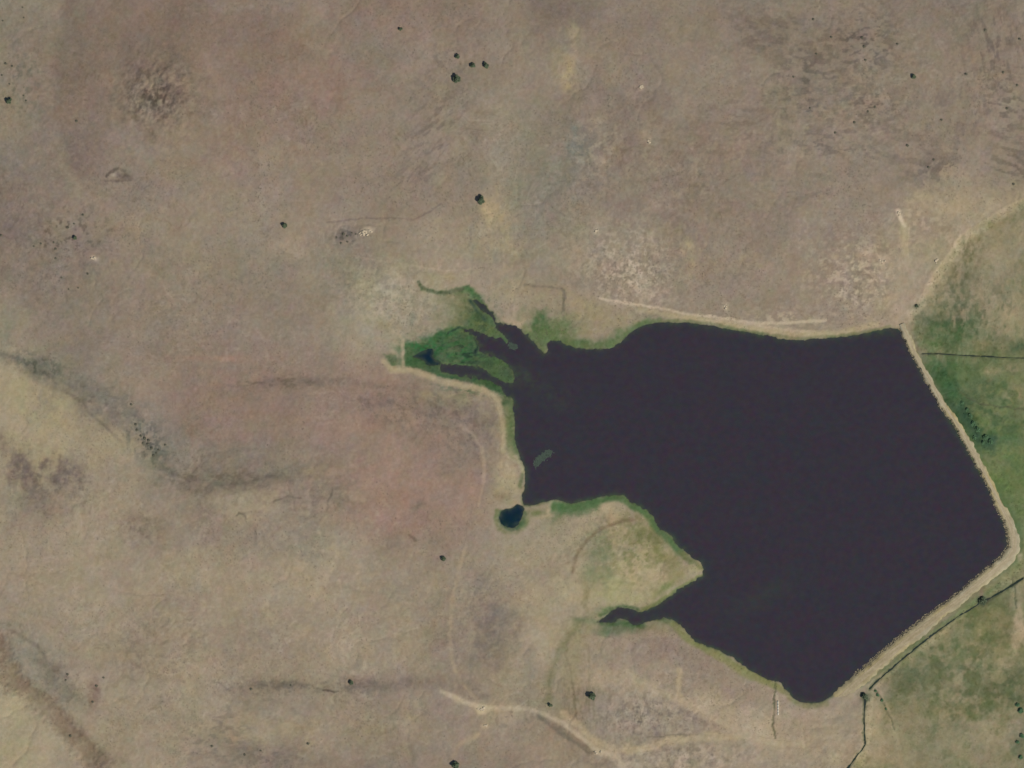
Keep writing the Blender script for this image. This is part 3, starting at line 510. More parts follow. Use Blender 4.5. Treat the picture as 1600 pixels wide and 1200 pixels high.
blob(1592,985,10,36,0,(174,157,127),.7,1.6,.5); blob(1575,1038,14,10,0,(168,153,122),.5); blob(1548,1150,46,30,10,(156,144,114),.55,1,.7); blob(1590,1120,14,18,0,(158,146,118),.5); blob(1490,1170,60,26,0,(142,136,104),.5,1,.7); blob(1430,1110,30,20,0,(128,126,90),.4); blob(1592,870,6,6,0,(168,158,132),.6); blob(1590,910,20,12,0,(146,140,108),.5)
stroke([(1345,1072),(1385,1042),(1430,1008),(1475,974),(1520,942),(1560,915)], 3, (98,112,78), .4, 3)
# --- wheel-worn tracks lie over everything else
stroke([(880,1118),(905,1135),(930,1160),(965,1172),(1000,1170),(1040,1158),(1100,1150),(1160,1149),(1210,1158),(1260,1163)], 5.5, (178,161,130), .6, 5, 2)
stroke([(980,1052),(1020,1078),(1065,1095),(1105,1115),(1140,1135),(1190,1155),(1220,1165)], 6.5, (178,162,133), .6, 6, 2)
blob(950,1060,50,14,10,(172,155,128),.6); blob(1130,1118,50,12,22,(176,159,132),.55); blob(1180,1140,36,12,25,(180,164,138),.5)
stroke([(1062,1045),(1060,1090)], 3.5, (178,160,128), .6)
stroke([(690,1080),(730,1098),(762,1106),(800,1106),(828,1108),(850,1116),(880,1130),(905,1150),(930,1170),(965,1182),(975,1200),(980,1230)], 3.0, (182,167,140), .6, 3)
stroke([(840,1118),(872,1142),(900,1160),(920,1176)], 3, (116,108,92), .5)
stroke([(727,855),(718,885),(709,925),(705,960),(703,1000),(706,1035),(720,1065),(742,1090),(752,1104)], 2.4, (164,147,121), .22, 3)
stroke([(720,665),(742,682),(753,702),(756,730),(755,752)], 2.6, (170,150,125), .25, 3)
stroke([(610,575),(640,578),(665,586),(690,596),(720,602),(745,606),(765,614),(778,626),(784,650),(788,680),(786,705)], 3.6, (170,155,122), .5, 4)
stroke([(938,466),(965,471),(1000,477),(1040,483),(1080,492),(1130,497),(1180,504),(1230,504),(1290,500)], 1.8, (188,171,146), .5)
stroke([(1080,496),(1150,509),(1200,518),(1240,523),(1290,524),(1330,518),(1370,507)], 3.0, (172,158,122), .6, 3)
stroke([(1412,352),(1412,378),(1415,412)], 5, (176,160,128), .5, 5); stroke([(1404,330),(1406,342),(1414,354)], 2.4, (200,183,156), .6)
stroke([(1415,410),(1414,450),(1412,495)], 8, (166,149,125), .45, 8)
for _l, _w, _c, _st in [
 ([(1052,974),(1075,998),(1100,1012),(1130,1027),(1155,1044),(1180,1057),(1205,1068),(1222,1076)], 5, (128,130,86), .6),
 ([(1222,1074),(1238,1093),(1262,1104),(1290,1100)], 4, (128,126,88), .55), ([(1110,1020),(1140,1038),(1165,1054),(1190,1066)], 4, (140,138,94), .5),
 ([(955,775),(978,780),(990,790),(1004,797),(1018,812),(1028,826),(1048,846),(1062,862)], 5, (88,110,72), .7), ([(1062,862),(1080,874),(1096,888)], 3, (112,116,76), .6),
 ([(868,790),(892,792),(925,786),(950,778)], 5, (84,110,70), .65), ([(1098,902),(1070,916),(1048,931),(1028,944),(1000,954)], 4, (112,118,78), .6),
 ([(820,510),(840,540),(850,552)], 4, (104,116,76), .5), ([(866,530),(890,538),(915,541),(950,542),(968,532),(984,517),(1005,507),(1030,502)], 5, (92,108,72), .65),
 ([(1030,501),(1062,501),(1112,506),(1150,514),(1200,522)], 2.5, (112,116,84), .5), ([(1200,523),(1245,529),(1312,524),(1355,518),(1390,510)], 2.2, (120,120,86), .5),
 ([(803,628),(800,645),(801,680),(808,705)], 4, (92,108,72), .6), ([(783,800),(781,812),(786,822),(797,827),(808,825),(816,816),(820,803)], 3, (76,96,66), .7),
 ([(940,974),(958,975),(980,975),(1005,978)], 4, (78,100,66), .6), ([(938,962),(955,952),(972,947),(996,952)], 3, (82,98,66), .6),
 ([(1566,812),(1574,838),(1572,858)], 3, (96,110,72), .5)]:
    stroke(_l, _w, _c, _st, _w * .9)
# --- the damp dark rim right at the water and the ditches
rimn = sstep(-.7, .6, fbm(PX, PY, 40, 151, 3))
mix((1 - sstep(1.0, 5.0, sd_lake)) * .5 * rimn, (96,108,74))

mix((1 - sstep(-1.0, 2.2, sd_water)) * .85, (62,66,56))
mix(dit * .6 * (1 + .5 * BN), (84,88,66))
flecks(1000,1110,60,44,0,(184,172,152),.5,6,.8,1.3,.05,1031); flecks(1060,1182,120,20,0,(186,170,148),.6,6,1,1,.05,1035); blob(1535,938,8,8,0,(56,66,58),.9,1.6,.2); blob(1352,1089,8,7,0,(66,74,60),.85,1.6,.2); blob(1534,925,4,8,0,(134,118,96),.7); blob(1432,478,5,4,-40,(88,90,68),.8)
blob(1523,668,10,16,-30,(62,84,64),.8); blob(1545,688,13,9,0,(66,88,66),.8); blob(1510,650,10,14,-30,(56,78,60),.7)

# --- grain of the ground everywhere
land = (sd_water > -2)[..., None]
gfar = (1 - edge)
lum = 2.2 * fbm(PX, PY, 4, 161, 2, .8) + 2.0 * fbm(PX, PY, 18, 165, 5, .7) + 2.6 * fbm(PX, PY, 60, 171, 3)
lum += 1.7 * fbm(PX, PY, 10, 175, 2, .6, .3, 1.3) * sstep(-.3, 1, fbm(PX, PY, 80, 221, 2)) + 1.5 * fbm(PX, PY, 10, 181, 2, .6, 1.3, .3) * sstep(-.3, 1, fbm(PX, PY, 80, 225, 2))
lum += 2.6 * fbm(PX, PY, 3.2, 231, 1) - 5 * rill * sstep(-.2, .8, fbm(PX, PY, 150, 261, 2)) + 8.0 * sstep(.25, .9, fbm(_a, _b, 7, 265, 3, .7)) * sstep(-.2, .7, fbm(PX, PY, 90, 271, 3)) - 9.0 * sstep(.3, .9, fbm(_b, _a, 7, 275, 3, .7)) * sstep(-.1, .8, fbm(PX, PY, 110, 281, 3))  # besides grain, rill hollows get painted shade over their real relief
C = C + lum[..., None]
C[..., 0] += 2.8 * fbm(PX, PY, 18, 185, 4, .65) ; C[..., 2] += 2.6 * fbm(PX, PY, 30, 191, 3) ; C[..., 1] += 1.3 * fbm(PX, PY, 20, 195, 3)
C[..., 0] += 1.6 * fbm(PX, PY, 7, 201, 2) ; C[..., 2] -= 1.8 * fbm(PX, PY, 8, 205, 2)
_out = sstep(200, 1500, np.maximum(np.maximum(-PX, PX - 1600), np.maximum(-PY, PY - 1200)))[..., None]
C = C * (1 - _out) + _out * (np.array(KEY['W'], np.float32) + (6 * fbm(PX, PY, 900, 1211, 5, .65))[..., None])
C = np.clip(C, 8, 250)

def to_lin(c):
    c = np.asarray(c, np.float64) / 255.0
    return np.where(c <= 0.04045, c / 12.92, ((c + 0.055) / 1.055) ** 2.4)
def albedo(c):
    return to_lin(c) / LIGHT * WB
ALB = np.ones(shp + (4,), np.float32)
ALB[..., :3] = np.clip(albedo(C), 0.005, 0.8)

# ------------------------------------------------------------------ mesh builders and tags
def tag(o, label=None, cat=None, group=None, kind=None):
    if label: o['label'] = label
    if cat: o['category'] = cat
    if group: o['group'] = group
    if kind: o['kind'] = kind
    return o

def mesh_obj(name, verts, faces, mat, parent=None, cols=None, smooth=False):
    me = bpy.data.meshes.new(name)
    v = np.asarray(verts, np.float32)
    me.vertices.add(len(v)); me.vertices.foreach_set("co", v.ravel())
    f = np.asarray(faces, np.int32); k = f.shape[1]
    me.loops.add(f.size); me.loops.foreach_set("vertex_index", f.ravel())
    me.polygons.add(len(f)); me.polygons.foreach_set("loop_start", np.arange(0, f.size, k, dtype=np.int32))
    if smooth: me.polygons.foreach_set("use_smooth", np.ones(len(f), bool))
    me.update(calc_edges=True)
    if cols is not None:
        a = me.color_attributes.new("soil", 'FLOAT_COLOR', 'POINT')
        a.data.foreach_set("color", np.asarray(cols, np.float32).ravel())
    me.materials.append(mat)
    o = bpy.data.objects.new(name, me); COL.objects.link(o)
    if parent: o.parent = parent
    return o

def new_mat(name, rough=0.95, spec=0.1):
    mt = bpy.data.materials.new(name); mt.use_nodes = True
    b = mt.node_tree.nodes["Principled BSDF"]
    b.inputs["Roughness"].default_value = rough
    b.inputs["Specular IOR Level"].default_value = spec
    return mt, mt.node_tree.nodes, mt.node_tree.links, b

def noisy(mt_tuple, src, scale, lo, hi, detail=3):
    mt, n, l, b = mt_tuple
    geo = n.new("ShaderNodeNewGeometry")
    nz = n.new("ShaderNodeTexNoise"); nz.inputs["Scale"].default_value = scale; nz.inputs["Detail"].default_value = detail
    l.new(geo.outputs["Position"], nz.inputs["Vector"])
    mr = n.new("ShaderNodeMapRange"); mr.inputs["From Min"].default_value = .25; mr.inputs["From Max"].default_value = .75
    mr.inputs["To Min"].default_value = lo; mr.inputs["To Max"].default_value = hi
    l.new(nz.outputs["Fac"], mr.inputs["Value"])
    mx = n.new("ShaderNodeVectorMath"); mx.operation = 'MULTIPLY'
    if isinstance(src, tuple): mx.inputs[0].default_value = src
    else: l.new(src, mx.inputs[0])
    l.new(mr.outputs["Result"], mx.inputs[1])
    l.new(mx.outputs[0], b.inputs["Base Color"])
    return nz

def flat_mat(name, rgb, lo=.8, hi=1.2, scale=1.5, rough=.95, spec=.1):
    t = new_mat(name, rough, spec)
    noisy(t, tuple(albedo(rgb)), scale, lo, hi)
    return t[0]

t = new_mat("steppe_soil", .97, .05)
at = t[1].new("ShaderNodeAttribute"); at.attribute_name = "soil"
noisy(t, at.outputs["Color"], 1.5, .91, 1.09, 5)
M_SOIL = t[0]

# ------------------------------------------------------------------ the ground sheet
WXY = np.stack([(PX - 800) * M_PX, (600 - PY) * M_PX, H], -1).reshape(-1, 3)
idx = np.arange(NX * NY).reshape(NY, NX)
quads = np.stack([idx[1:, :-1], idx[1:, 1:], idx[:-1, 1:], idx[:-1, :-1]], -1).reshape(-1, 4)
ground = mesh_obj("ground", WXY, quads, M_SOIL, cols=ALB.reshape(-1, 4), smooth=True)
tag(ground, kind='structure')

def hgt(x, y):
    """ground height in metres at picture pixel x, y"""
    i = np.clip(np.searchsorted(gx, x) - 1, 0, NX - 2); j = np.clip(np.searchsorted(gy, y) - 1, 0, NY - 2)
    u = (x - gx[i]) / (gx[i + 1] - gx[i]); v = (y - gy[j]) / (gy[j + 1] - gy[j])
    return (H[j, i] * (1 - u) + H[j, i + 1] * u) * (1 - v) + (H[j + 1, i] * (1 - u) + H[j + 1, i + 1] * u) * v
def near_idx(x, y):
    return np.clip(np.round((y - gy[0]) / 1).astype(int), 0, 0)

def overlay(name, wt, lift, thr=0.5, label=None, cat=None, kind='structure'):
    """a draped sheet cut from the ground grid wherever wt > thr"""
    q = wt[:-1, :-1] + wt[1:, :-1] + wt[:-1, 1:] + wt[1:, 1:]
    sel = (q.reshape(-1) > thr * 4)
    f = quads[sel]
    if len(f) == 0: return None
    u, inv = np.unique(f, return_inverse=True)
    v = WXY[u].copy(); v[:, 2] += lift
    o = mesh_obj(name, v, inv.reshape(-1, 4), M_SOIL, cols=ALB.reshape(-1, 4)[u], smooth=True)
    return tag(o, label, cat, None, kind)

TRACKS = [
 ([(1000,484),(1060,494),(1110,502),(1150,508),(1200,517),(1240,521),(1290,522),(1330,516),(1370,505),(1400,497)], 4.0),
 ([(1660,260),(1600,306),(1566,322),(1530,338),(1505,362),(1488,386),(1468,415),(1448,448),(1432,472),(1418,500)], 7.0),
 ([(1402,328),(1406,342),(1413,352),(1412,378),(1416,412),(1412,450),(1411,490)], 4.5),
 ([(720,665),(742,682),(753,702),(756,730),(755,752),(744,775),(738,810),(727,855),(718,885),(709,925),(705,960),(703,1000),(706,1035),(720,1065),(742,1090),(752,1104)], 3.2),
 ([(690,1080),(730,1098),(762,1106),(800,1106),(828,1108),(850,1116),(880,1130),(905,1150),(930,1170),(965,1182),(975,1200),(980,1230)], 5.0),
 ([(965,1172),(1000,1170),(1040,1158),(1100,1150),(1160,1150),(1210,1160),(1260,1165)], 4.8),
 ([(980,1052),(1020,1080),(1065,1095),(1105,1115),(1140,1135),(1190,1155),(1220,1165)], 5.0),
 ([(612,578),(640,578),(665,586),(690,596),(720,602),(745,606),(765,614),(778,626),(784,650),(788,680),(786,705)], 4.0),
]
for k, (pts, wd) in enumerate(TRACKS):
    overlay("dirt_track", polymask(pts, wd, .7, 1.5) * (sd_water > 3), 0.03 + .015 * k)

# ------------------------------------------------------------------ water
def water_mat(name, rgb, rgb2, rough=.16):
    t = new_mat(name, rough, .5); mt, n, l, b = t
    b.inputs["IOR"].default_value = 1.33
    geo = n.new("ShaderNodeNewGeometry")
    a = n.new("ShaderNodeTexNoise"); a.inputs["Scale"].default_value = .05; a.inputs["Detail"].default_value = 4; a.inputs["Roughness"].default_value = .75
    l.new(geo.outputs["Position"], a.inputs["Vector"])
    mp = n.new("ShaderNodeMapping"); mp.inputs["Scale"].default_value = (.2, .22, .3); l.new(geo.outputs["Position"], mp.inputs["Vector"])
    sp = n.new("ShaderNodeTexNoise"); sp.inputs["Scale"].default_value = 1.0; sp.inputs["Detail"].default_value = 2; l.new(mp.outputs[0], sp.inputs["Vector"])
    # silt: slightly bluish, greenish or reddish by place
    mx = n.new("ShaderNodeMixRGB"); mx.inputs[1].default_value = tuple(albedo(rgb)) + (1,); mx.inputs[2].default_value = tuple(albedo(rgb2)) + (1,)
    r = n.new("ShaderNodeMapRange"); r.inputs["From Min"].default_value = .38; r.inputs["From Max"].default_value = .62; l.new(a.outputs["Fac"], r.inputs["Value"]); l.new(r.outputs["Result"], mx.inputs[0])
    cv = n.new("ShaderNodeMixRGB"); cv.blend_type = 'MULTIPLY'; cv.inputs[0].default_value = .26
    sc = n.new("ShaderNodeVectorMath"); sc.operation = 'SCALE'; sc.inputs["Scale"].default_value = 2.0; l.new(sp.outputs["Color"], sc.inputs[0])
    sh = n.new("ShaderNodeAttribute"); sh.attribute_name = "shallows"
    ms = n.new("ShaderNodeMixRGB"); ms.inputs[2].default_value = tuple(albedo((64,74,60))) + (1,); l.new(sh.outputs["Fac"], ms.inputs[0]); l.new(mx.outputs[0], ms.inputs[1])
    l.new(ms.outputs[0], cv.inputs[1]); l.new(sc.outputs[0], cv.inputs[2]); l.new(cv.outputs[0], b.inputs["Base Color"])
    wv = n.new("ShaderNodeTexNoise"); wv.inputs["Scale"].default_value = 1.1; wv.inputs["Detail"].default_value = 4; l.new(geo.outputs["Position"], wv.inputs["Vector"])
    bp = n.new("ShaderNodeBump"); bp.inputs["Strength"].default_value = .25; bp.inputs["Distance"].default_value = .12; l.new(wv.outputs["Fac"], bp.inputs["Height"]); l.new(bp.outputs[0], b.inputs["Normal"])
    return mt
M_LAKE = water_mat("lake_water", (59,51,60), (54,53,60))
M_POND = water_mat("pond_water", (16,36,56), (14,40,48))
M_DITCH = water_mat("ditch_water", (52,60,54), (42,54,46))

def water_sheet(name, sd, extra, mat, z=0.0):
    q = np.minimum(np.minimum(sd[:-1, :-1], sd[1:, :-1]), np.minimum(sd[:-1, 1:], sd[1:, 1:]))
    sel = (q.reshape(-1) < extra)
    f = quads[sel]; u, inv = np.unique(f, return_inverse=True)
    v = WXY[u].copy(); v[:, 2] = z
    o = mesh_obj(name, v, inv.reshape(-1, 4), mat)
    a = o.data.attributes.new("shallows", 'FLOAT', 'POINT')
    q = np.exp(np.minimum(sd.reshape(-1)[u] + 1, 0) / 3.2) * (.55 + .45 * BN.reshape(-1)[u]) + SHAL.reshape(-1)[u]
    a.data.foreach_set("value", np.clip(q, 0, .95).astype(np.float32))
    return tag(o, kind='structure')
SHAL = .8 * gau(822, 590, 24, 13, 25) + .35 * gau(870, 620, 30, 18) + .3 * gau(1385, 520, 40, 8, -5) 
SHAL = SHAL * (.7 + .6 * BN) + .2 * gau(1188, 932, 60, 15, -28)
water_sheet("lake", sd_lake, 1.6, M_LAKE)
water_sheet("pond", sd_pond, 1.6, M_POND)
water_sheet("marsh_pool", sd_pool, 1.6, M_POND)

def resample(pts, step):
    out = [np.array(pts[0], float)]
    for a, b in zip(pts[:-1], pts[1:]):
        a = np.array(a, float); b = np.array(b, float); n = max(1, int(np.hypot(*(b - a)) / step))
        for k in range(1, n + 1): out.append(a + (b - a) * k / n)
    out = np.array(out)
    for _ in range(3):                     # round the corners
        out[1:-1] = (out[:-2] + out[1:-1] * 2 + out[2:]) / 4
    return out
def normals2(c):
    d = np.gradient(c, axis=0); d /= (np.hypot(d[:, 0], d[:, 1])[:, None] + 1e-9)
    return np.stack([-d[:, 1], d[:, 0]], -1)

rng = np.random.RandomState(5)
for n_, pts, wd in DITCHES:
    if n_ not in ('ditch_toe', 'ditch_outlet', 'ditch_north'): continue
    c = resample(pts, 2.0); nn = normals2(c)
    hw = (wd * .30) * (1 + .65 * fbm(c[:, 0], c[:, 1], 9, 301, 3)).clip(.25, 2); hw[0] *= .4; hw[-1] *= .4
    zc = np.array([float(hgt(np.float64(a), np.float64(b))) for a, b in c])
    for _ in range(6): zc[1:-1] = (zc[:-2] + zc[1:-1] * 2 + zc[2:]) / 4
    vs = []; fs = []
    for i in range(len(c)):
        for s in (-1, 1):
            p = c[i] + nn[i] * hw[i] * s
            vs.append(P(*p) + (zc[i] + .22,))
    for i in range(len(c) - 1):
        fs.append((2 * i, 2 * i + 1, 2 * i + 3, 2 * i + 2))
    tag(mesh_obj("ditch", vs, fs, M_DITCH), kind='structure')

ICO_V = None
def ico():
    global ICO_V
    t_ = (1 + 5 ** .5) / 2
    v = np.array([(-1,t_,0),(1,t_,0),(-1,-t_,0),(1,-t_,0),(0,-1,t_),(0,1,t_),(0,-1,-t_),(0,1,-t_),(t_,0,-1),(t_,0,1),(-t_,0,-1),(-t_,0,1)], float)
    v /= np.linalg.norm(v[0])
    f = np.array([(0,11,5),(0,5,1),(0,1,7),(0,7,10),(0,10,11),(1,5,9),(5,11,4),(11,10,2),(10,7,6),(7,1,8),(3,9,4),(3,4,2),(3,2,6),(3,6,8),(3,8,9),(4,9,5),(2,4,11),(6,2,10),(8,6,7),(9,8,1)])
    return v, f
IV, IF = ico()

# ------------------------------------------------------------------ the earth dam
dam = bpy.data.objects.new("earth_dam", None); COL.objects.link(dam)
tag(dam, "long straw coloured earth dam bending round the east side of the lake", "dam")
dam.location = P(1588, 850) + (0,)
c = resample(DAM_LINE, 1.5); nn = normals2(c)
hwid = np.interp(np.linspace(0, 1, len(c)), np.linspace(0, 1, len(DAM_HALF)), DAM_HALF)
jag1 = 1.3 * fbm(c[:, 0], c[:, 1], 5, 311, 2) + .8 * fbm(c[:, 0], c[:, 1], 30, 315, 2)
jag2 = 1.3 * fbm(c[:, 0], c[:, 1], 6, 321, 2) + 1.3 * fbm(c[:, 0], c[:, 1], 26, 325, 2)
endf = np.clip(np.minimum(np.arange(len(c)), np.arange(len(c))[::-1]) / 26.0, 0, 1)
top = 1.75 - 1.3 * (1 - np.clip(np.arange(len(c))[::-1] / 40.0, 0, 1)) - .3 * (1 - np.clip(np.arange(len(c)) / 10.0, 0, 1))
prof = [(-1.5, -2.2), (-1.05, -0.1), (-.66, .93), (-.5, 1.0), (-.25, 1.0), (0, 1.01), (.25, 1.0), (.5, 1.0), (.66, .9), (1.0, -.35), (1.35, -2.2)]
vs = []; cols = []
for i in range(len(c)):
    for k, (u, zf) in enumerate(prof):
        off = u * hwid[i] + (jag1[i] if u < -.5 else 0) * (-1) + (jag2[i] if u > .5 else 0)
        p = c[i] - nn[i] * off if False else c[i] + nn[i] * (-off)
        z = top[i] * zf if zf > 0.5 else (zf * 1.3)
        if k in (0,): z = -2.6
        if k == 10: z = -3.2
        vs.append(P(*p) + (z,))
vs = np.array(vs); K = len(prof)
# the profile's minus side must face the lake (to the left of travel on screen is east), so check and flip
fs = []
for i in range(len(c) - 1):
    for k in range(K - 1):
        a = i * K + k
        fs.append((a, a + 1, a + K + 1, a + K))
wx = vs[:, 0] / M_PX + 800; wy = 600 - vs[:, 1] / M_PX
sc = np.array((167,156,124), float) + 11 * fbm(wx, wy, 8, 331, 3)[:, None] + np.array([5, 2, -6]) * fbm(wx, wy, 50, 335, 2)[:, None]
kk = np.arange(len(vs)) % K
yy = wy
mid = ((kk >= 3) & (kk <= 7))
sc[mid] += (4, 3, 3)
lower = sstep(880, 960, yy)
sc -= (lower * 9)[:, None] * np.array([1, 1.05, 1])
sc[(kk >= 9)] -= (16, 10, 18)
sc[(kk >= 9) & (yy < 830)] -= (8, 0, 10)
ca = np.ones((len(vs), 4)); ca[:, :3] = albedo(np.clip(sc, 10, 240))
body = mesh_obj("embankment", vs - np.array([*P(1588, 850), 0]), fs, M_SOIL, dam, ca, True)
# stone facing along the waterline
rr = np.random.RandomState(77); parts_r = []
for _ in range(2600):
    i = rr.randint(4, len(c) - 30); u = -(.72 + .42 * rr.rand())
    off = u * hwid[i] - jag1[i]; p = c[i] - nn[i] * off
    z = np.interp(u, [-1.05, -.66], [-.13, top[i] * .93])
    s_ = .22 + .3 * rr.rand()
    x_, y_ = P(*p)
    parts_r.append((IV * s_ * (1 + .22 * rr.randn(12, 1)) * np.array([1.2, 1, .7]) + np.array([x_, y_, z + .05]) - np.array([*P(1588, 850), 0]), IF))
ROCK_PARTS = parts_r
# worn wheel track along the crest
vs2 = []; fs2 = []; cc = []
for i in range(len(c)):
    for u in (-.3, -.18, 0, .18, .3):
        p = c[i] - nn[i] * (u * hwid[i] + .5 * jag1[i] * .3)
        z = top[i] * 1.01 + .05
        vs2.append(P(*p) + (z,)); q = np.array((176,161,134), float) if abs(u) > .1 else np.array((168,156,126), float)
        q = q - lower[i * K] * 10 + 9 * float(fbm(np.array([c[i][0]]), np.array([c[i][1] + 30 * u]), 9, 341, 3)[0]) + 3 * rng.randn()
        cc.append(list(albedo(q)) + [1])
for i in range(len(c) - 1):
    for k in range(4):
        a = i * 5 + k; fs2.append((a, a + 1, a + 6, a + 5))
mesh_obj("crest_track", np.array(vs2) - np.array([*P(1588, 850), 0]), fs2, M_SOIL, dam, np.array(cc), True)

# ------------------------------------------------------------------ small things
M_ROCK = flat_mat("pale_rock", (196,180,154), .75, 1.15, 1.2)
M_LEAF = flat_mat("juniper_leaf", (98,110,86), .7, 1.3, 1.4, .8, .2)
M_SHRUB = flat_mat("sage_leaf", (112,110,94), .7, 1.3, 2.0, .9, .1)
M_WILLOW = flat_mat("willow_leaf", (86,116,84), .6, 1.45, 1.5, .85, .2)
M_BARK = flat_mat("grey_bark", (104,92,78), .7, 1.2, 4.0)
M_WEED = flat_mat("water_weed", (74,86,76), .8, 1.2, .8)
M_CONC = flat_mat("weathered_concrete", (206,200,184), .85, 1.1, 1.0)

def leaf_cloud(r, R, Hc, n, seed, leaf=.42, base=.4):
    """n small leaf scraps gathered in clumps through the volume of a low rounded crown"""
    rs = np.random.RandomState(seed)
    nc = 16
    a = rs.rand(nc) * 6.283; q = np.sqrt(rs.rand(nc)) * .8
    cen = np.stack([np.cos(a) * q * R, np.sin(a) * q * R * .92, base + Hc * (.25 + .6 * rs.rand(nc)) * (1 - .5 * q ** 2)], -1)
    cen[0] = (0, 0, base + Hc * .85)
    k = rs.randint(0, nc, n)
    d = rs.randn(n, 3); d /= np.linalg.norm(d, axis=1)[:, None]
    p = cen[k] + d * (rs.rand(n, 1) ** .4) * np.array([R * .34, R * .34, Hc * .24])
    p[:, 2] = np.maximum(p[:, 2], .15)
    t1 = rs.randn(n, 3) * np.array([1, 1, .45]); t1 /= np.linalg.norm(t1, axis=1)[:, None]
    t2 = np.cross(t1, rs.randn(n, 3) * np.array([.5, .5, 1])); t2 /= (np.linalg.norm(t2, axis=1)[:, None] + 1e-6)
    s = leaf * (.6 + .8 * rs.rand(n, 1))
    v = np.stack([p - t1 * s, p + t2 * s * .55, p + t1 * s, p - t2 * s * .55], 1).reshape(-1, 3)
    return v, np.arange(4 * n).reshape(-1, 4)

def cone_mesh(p0, p1, r0, r1, n=7):
    p0 = Vector(p0); p1 = Vector(p1); ax = (p1 - p0).normalized()
    s = ax.orthogonal().normalized(); t3 = ax.cross(s)
    v = []
    for p, r in ((p0, r0), (p1, r1)):
        for i in range(n):
            a = 6.2832 * i / n
            v.append(tuple(p + (s * math.cos(a) + t3 * math.sin(a)) * r))
    return v, [(i, (i + 1) % n, n + (i + 1) % n, n + i) for i in range(n)]
def join(parts):
    V = []; F = []; k = 0
    for v, f in parts:
        V.append(np.asarray(v, float)); F.append(np.asarray(f) + k); k += len(v)
    return np.vstack(V), np.vstack(F)

v, f = join(ROCK_PARTS); mesh_obj("rock_facing", v, f, flat_mat("facing_stone", (160,148,122), .65, 1.25, 1.0), dam)
def make_tree(seed):
    r = bpy.data.objects.new("juniper_tree", None); COL.objects.link(r)
    rs = random.Random(seed)
    limbs = [cone_mesh((0, 0, -.4), (.15, .1, 2.2), .34, .2, 8)]
    for k in range(6):
        a = k * 1.05 + rs.random() * .6
        limbs.append(cone_mesh((.05, .05, .7 + .2 * k), (1.5 * math.cos(a), 1.5 * math.sin(a), 1.9 + .35 * k), .14, .04, 6))
    v, f = join(limbs); mesh_obj("trunk", v, f, M_BARK, r)
    v, f = leaf_cloud(None, 2.35, 3.6, 3600, seed, .42, .5); mesh_obj("crown", v, f, M_LEAF, r)
    return r
def make_shrub(seed, mat, name="shrub", R=1.0, Hc=1.1, n=420, leaf=.24):
    r = bpy.data.objects.new(name, None); COL.objects.link(r)
    rs = random.Random(seed)
    st = [cone_mesh((0, 0, -.2), (.5 * R * math.cos(k * 1.3 + rs.random()), .5 * R * math.sin(k * 1.3), .6 * Hc), .05, .02, 5) for k in range(5)]
    v, f = join(st); mesh_obj("stem", v, f, M_BARK, r)
    v, f = leaf_cloud(None, R * .85, Hc, n, seed, leaf, .1); mesh_obj("foliage", v, f, mat, r)
    return r
def put(o, x, y, s, rz, sink=0.0, sz=None):
    o.location = P(x, y) + (float(hgt(np.float64(x), np.float64(y))) - sink,)
    o.rotation_euler = (0, 0, rz); o.scale = (s, s, sz or s)
def dup(src):
    r = src.copy(); COL.objects.link(r)
    for ch in src.children:
        q = ch.copy(); COL.objects.link(q); q.parent = r
    return r

# x, y, crown radius in px, label
TREES = [
 (714,124,6.6,"largest of the four dark junipers in the group north of the inlet"),
 (759,103,5.0,"dark green juniper at the east end of the group of four north of the inlet"),
 (739,103,4.3,"juniper standing between the easternmost and the smallest tree of the northern group of four"),
 (715,89,3.9,"smallest and northernmost of the four junipers in the group north of the inlet"),
 (751,313,6.8,"big dark juniper beside a pale sandy patch north of the marsh"),
 (925,1088,6.2,"round dark juniper standing alone on straw ground south of the narrow southern inlet"),
 (712,1195,6.2,"dark juniper at the bottom edge of the photo below the pale bare patches"),
 (15,158,5.0,"dark green juniper near the left edge of the photo in the upper left"),
 (445,353,4.4,"lone small juniper on open ground left of the white rock patch"),
 (693,873,4.0,"lone brownish small tree on bare ground southwest of the round blue pond"),
 (626,46,3.2,"very small dark tree near the top of the photo left of the group of four"),
 (1426,121,3.8,"lone small dark tree on the brushy plain in the upper right"),
 (549,1066,3.8,"small dark tree at the head of the long dark bank in the lower left half"),
 (860,1101,3.4,"small dark tree at the edge of the pale track left of the lone round juniper"),
 (118,372,3.4,"darkest small tree among the scattered shrubs on the left side"),
 (1535,939,7.0,"dark tree growing over the pool on the ditch below the lower dam leg"),
 (1352,1088,5.6,"dark tree at the head of the outlet ditch below the dam"),
 (1432,478,2.6,"small olive tree beside the track just north of the dam end"),
]
protos = None
for i, (x, y, r, lab) in enumerate(TREES):
    if protos is None:
        protos = [make_tree(3), make_tree(8), make_tree(14)]
        used = [False] * 3
    k = i % 3
    if not used[k]: o = protos[k]; used[k] = True
    else: o = dup(protos[k])
    tag(o, lab, "tree", "scattered junipers on the steppe")
    put(o, x, y, r * M_PX / 2.35 * .92, i * 1.9, 0)

